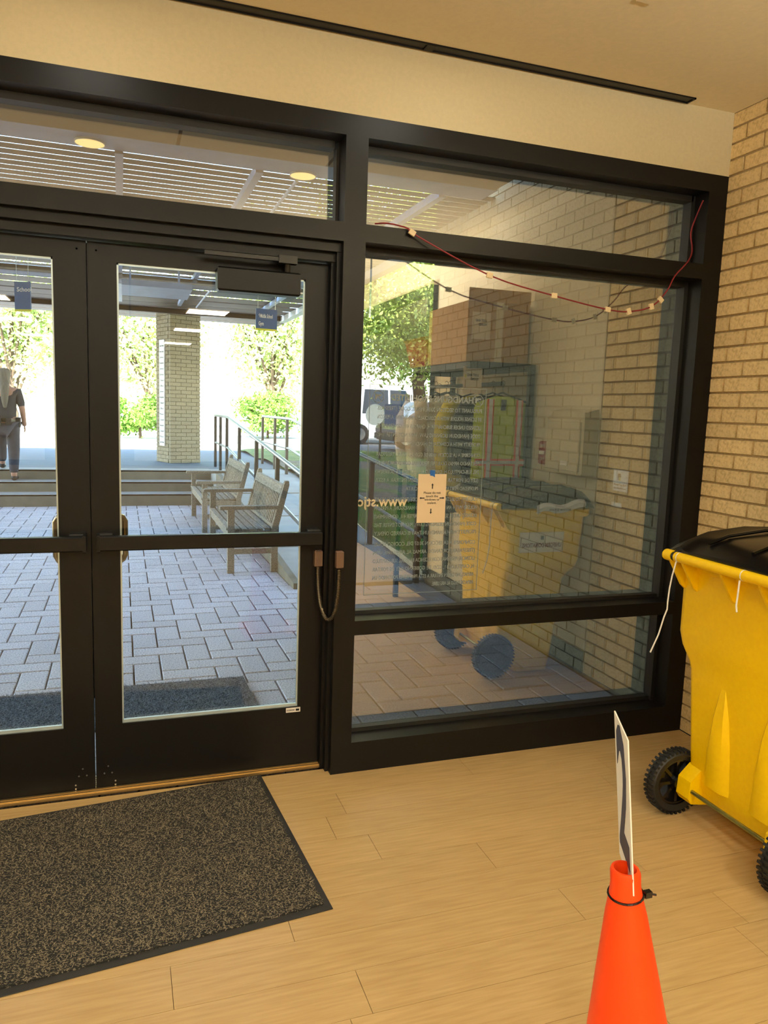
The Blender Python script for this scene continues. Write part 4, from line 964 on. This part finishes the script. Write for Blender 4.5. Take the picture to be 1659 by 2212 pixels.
# ------------------------------------------------------------------ trees
def foliage(name, cx, cy, cz, rx, ry, rz, n, m, parent, leaf=.09, clumps=26):
    cc_ = rng.normal(0, 1, (clumps, 3)); cc_ /= np.linalg.norm(cc_, axis=1)[:, None]; cc_ *= rng.random((clumps, 1)) ** .4 * .78
    idx = rng.integers(0, clumps, n); p = cc_[idx] + rng.normal(0, .17, (n, 3))
    p = p * np.array([rx, ry, rz]) + np.array([cx, cy, cz])
    a = rng.normal(0, 1, (n, 3)); a /= np.linalg.norm(a, axis=1)[:, None]; b_ = np.cross(a, rng.normal(0, 1, (n, 3))); b_ /= np.linalg.norm(b_, axis=1)[:, None]
    s = leaf * (.6 + .8 * rng.random((n, 1)))
    Vv = np.stack([p - a * s, p - b_ * s * .5, p + a * s, p + b_ * s * .5], 1).reshape(-1, 3)
    me = bpy.data.meshes.new(name); me.vertices.add(len(Vv)); me.vertices.foreach_set('co', Vv.astype('f').ravel())
    me.loops.add(4 * n); me.loops.foreach_set('vertex_index', np.arange(4 * n)); me.polygons.add(n); me.polygons.foreach_set('loop_start', np.arange(n) * 4)
    me.update(); me.validate(); me.materials.append(m)
    o = bpy.data.objects.new(name, me); C.objects.link(o); o.parent = parent; o.matrix_parent_inverse = parent.matrix_basis.inverted(); return stuff(o)
def tree(label, x, y, h, r, n, m, leaf=.1, z0=.4, group='trees around the plaza', low=1.6):
    t = thing('tree', label, 'tree', (x, y, z0), 0, group)
    cz = z0 + (low + h) / 2; rz = (h - low) / 2
    b = MB(); b.tube([(x, y, z0 - .1), (x + .05, y, z0 + low * .6), (x - .05, y + .05, z0 + low), (x + .1, y, cz + rz * .5)], [.22, .16, .14, .04], 10); b.build('trunk', M_bark, t, True)
    b = MB()
    for k in range(9):
        a = 2 * PI * k / 9 + .3; e = random.uniform(.5, .85)
        b.tube([(x, y, z0 + low + .12 * k), (x + r * .45 * math.cos(a), y + r * .45 * math.sin(a), cz - rz * .2 + .1 * k), (x + r * e * math.cos(a), y + r * e * math.sin(a), cz + rz * .4 * math.sin(k))], [.07, .045, .015], 6)
    b.build('branch', M_bark, t, True)
    foliage('foliage', x, y, cz, r, r, rz, n, m, t, leaf, clumps=34)
tree('broad leafy tree on the lawn seen through the tinted glass', 6.3, 13.0, 6.6, 3.0, 60000, M_leaf2, .05, .45, low=1.7)
tree('dark green tree behind the broad lawn tree', 11.5, 22.5, 9.5, 3.6, 18000, M_leaf, .11)
tree('tall tree behind the right handrail beyond the plaza', 6.0, 29.0, 9.0, 3.0, 12000, M_leafp, .11, low=.9)
tree('pale tree beyond the plaza right of the brick column', 1.2, 34.0, 8.0, 3.0, 11000, M_leafp, .11, low=.9)
tree('thin tree far off left of the brick column', -4.0, 30.0, 8.0, 2.8, 10000, M_leafp, .11, low=.9)
tree('tree far left beyond the steps', -10.5, 27.0, 9.0, 4.0, 10000, M_leafp, .12, low=1.0)
tree('tree at far right behind the parked cars', 19.5, 28.0, 10.0, 4.5, 12000, M_leaf, .14)
def shrub(label, x, y, r, h):
    t = thing('shrub', label, 'shrub', (x, y, .4), 0, 'shrubs beyond the plaza'); foliage('foliage', x, y, .4 + h / 2, r, r, h / 2, 4500, M_leaf, t, .07, 14)
    MB().tube([(x, y, .38), (x, y, .4 + h * .6)], [.05, .02], 6).build('stem', M_bark, t)
shrub('low shrub left of the brick column beyond the plaza', .55, 22.0, 1.1, 1.5)
shrub('wide shrub right of the column beyond the plaza', 4.9, 24.0, 1.5, 1.8)

# ------------------------------------------------------------------ street things
struct(MB().box(3.2, 60, 15.6, 26, .395, .406).build('street', M_asph))
def car(label, x, y, rz, m, van=False):
    c_ = thing('parked_van' if van else 'parked_car', label, 'van' if van else 'car', (x, y, .406), rz)
    def bld(nm, bb, mm, par=None, sm=False):
        o = bb.build(nm, mm, None, sm); o.parent = par or c_; return o
    hh = 1.9 if van else 1.42
    lo = [(-2.2, .28), (2.2, .28), (2.25, .55), (2.15, .82), (1.2, .93), (-2.1, .95), (-2.25, .6)]
    bld('car_body', MB().prism(lo, 'y', -.88, .88), m)
    up = [(-2.05, .95), (1.15, .93), (.75, hh - .08), (.5, hh), (-1.7, hh), (-2.0, hh - .15)] if van else [(-1.9, .95), (1.15, .93), (.45, hh - .03), (.2, hh), (-1.0, hh), (-1.3, hh - .05)]
    bld('cabin', MB().loft([[(p[0], -.84 if p[1] < 1 else -.70, p[1]) for p in up], [(p[0], .84 if p[1] < 1 else .70, p[1]) for p in up]]), m)
    gw = MB()
    for s_ in (-1, 1):
        for (a, b_) in ((-1.25, -.35), (-.28, .62)):
            gw.loft([[(a, s_ * .845, 1.0), (b_, s_ * .845, 1.0), (b_ - (.35 if b_ > 0 else 0), s_ * .72, hh - .12), (a + (.1 if a < -1 else 0), s_ * .72, hh - .12)], [(a, s_ * .80, 1.0), (b_, s_ * .80, 1.0), (b_ - (.35 if b_ > 0 else 0), s_ * .68, hh - .12), (a + (.1 if a < -1 else 0), s_ * .68, hh - .12)]])
    bld('side_window', gw, M_carg)
    n = 20
    for (wx, wy) in ((1.35, .8), (1.35, -.8), (-1.35, .8), (-1.35, -.8)):
        w_ = bld('wheel', MB().loft([[(wx + .33 * math.cos(2 * PI * k / n), yy, .33 + .33 * math.sin(2 * PI * k / n)) for k in range(n)] for yy in (wy - .11, wy + .11)]), M_tyre)
        bld('rim', MB().loft([[(wx + .2 * math.cos(2 * PI * k / n), yy, .33 + .2 * math.sin(2 * PI * k / n)) for k in range(n)] for yy in (wy - .115, wy + .115)]), M_chrome, w_)
    bld('headlight', MB().box(2.14, 2.22, -.8, -.5, .58, .74).box(2.14, 2.22, .5, .8, .58, .74), M_white)
    bld('bumper', MB().box(2.2, 2.28, -.8, .8, .32, .48).box(-2.3, -2.2, -.8, .8, .32, .48), M_rail)
car('white parked van on the street behind the reversed lettering', 8.6, 21.5, .0, M_carw, True)
car('dark brown parked car beside the lawn tree on the street', 9.2, 17.2, .0, M_card_)
car('blue parked car farther along the street', 15.0, 19.5, .0, M_carb)
rs = thing('round_banner', 'round white banner on a blue stand by the street', 'banner', (5.15, 12.2, .45))
n = 28; MB().loft([[(4.98 + .2 * math.cos(2 * PI * k / n), y_, 1.42 + .22 * math.sin(2 * PI * k / n)) for k in range(n)] for y_ in (12.16, 12.2)]).build('disc', M_white, rs)
B('blue_panel', M_sign, rs, (5.2, 5.62, 12.2, 12.23, 1.2, 1.65)); B('stand', M_blackm, rs, (5.1, 5.14, 12.2, 12.24, .45, 1.3), (4.95, 5.3, 12.1, 12.3, .45, .48))
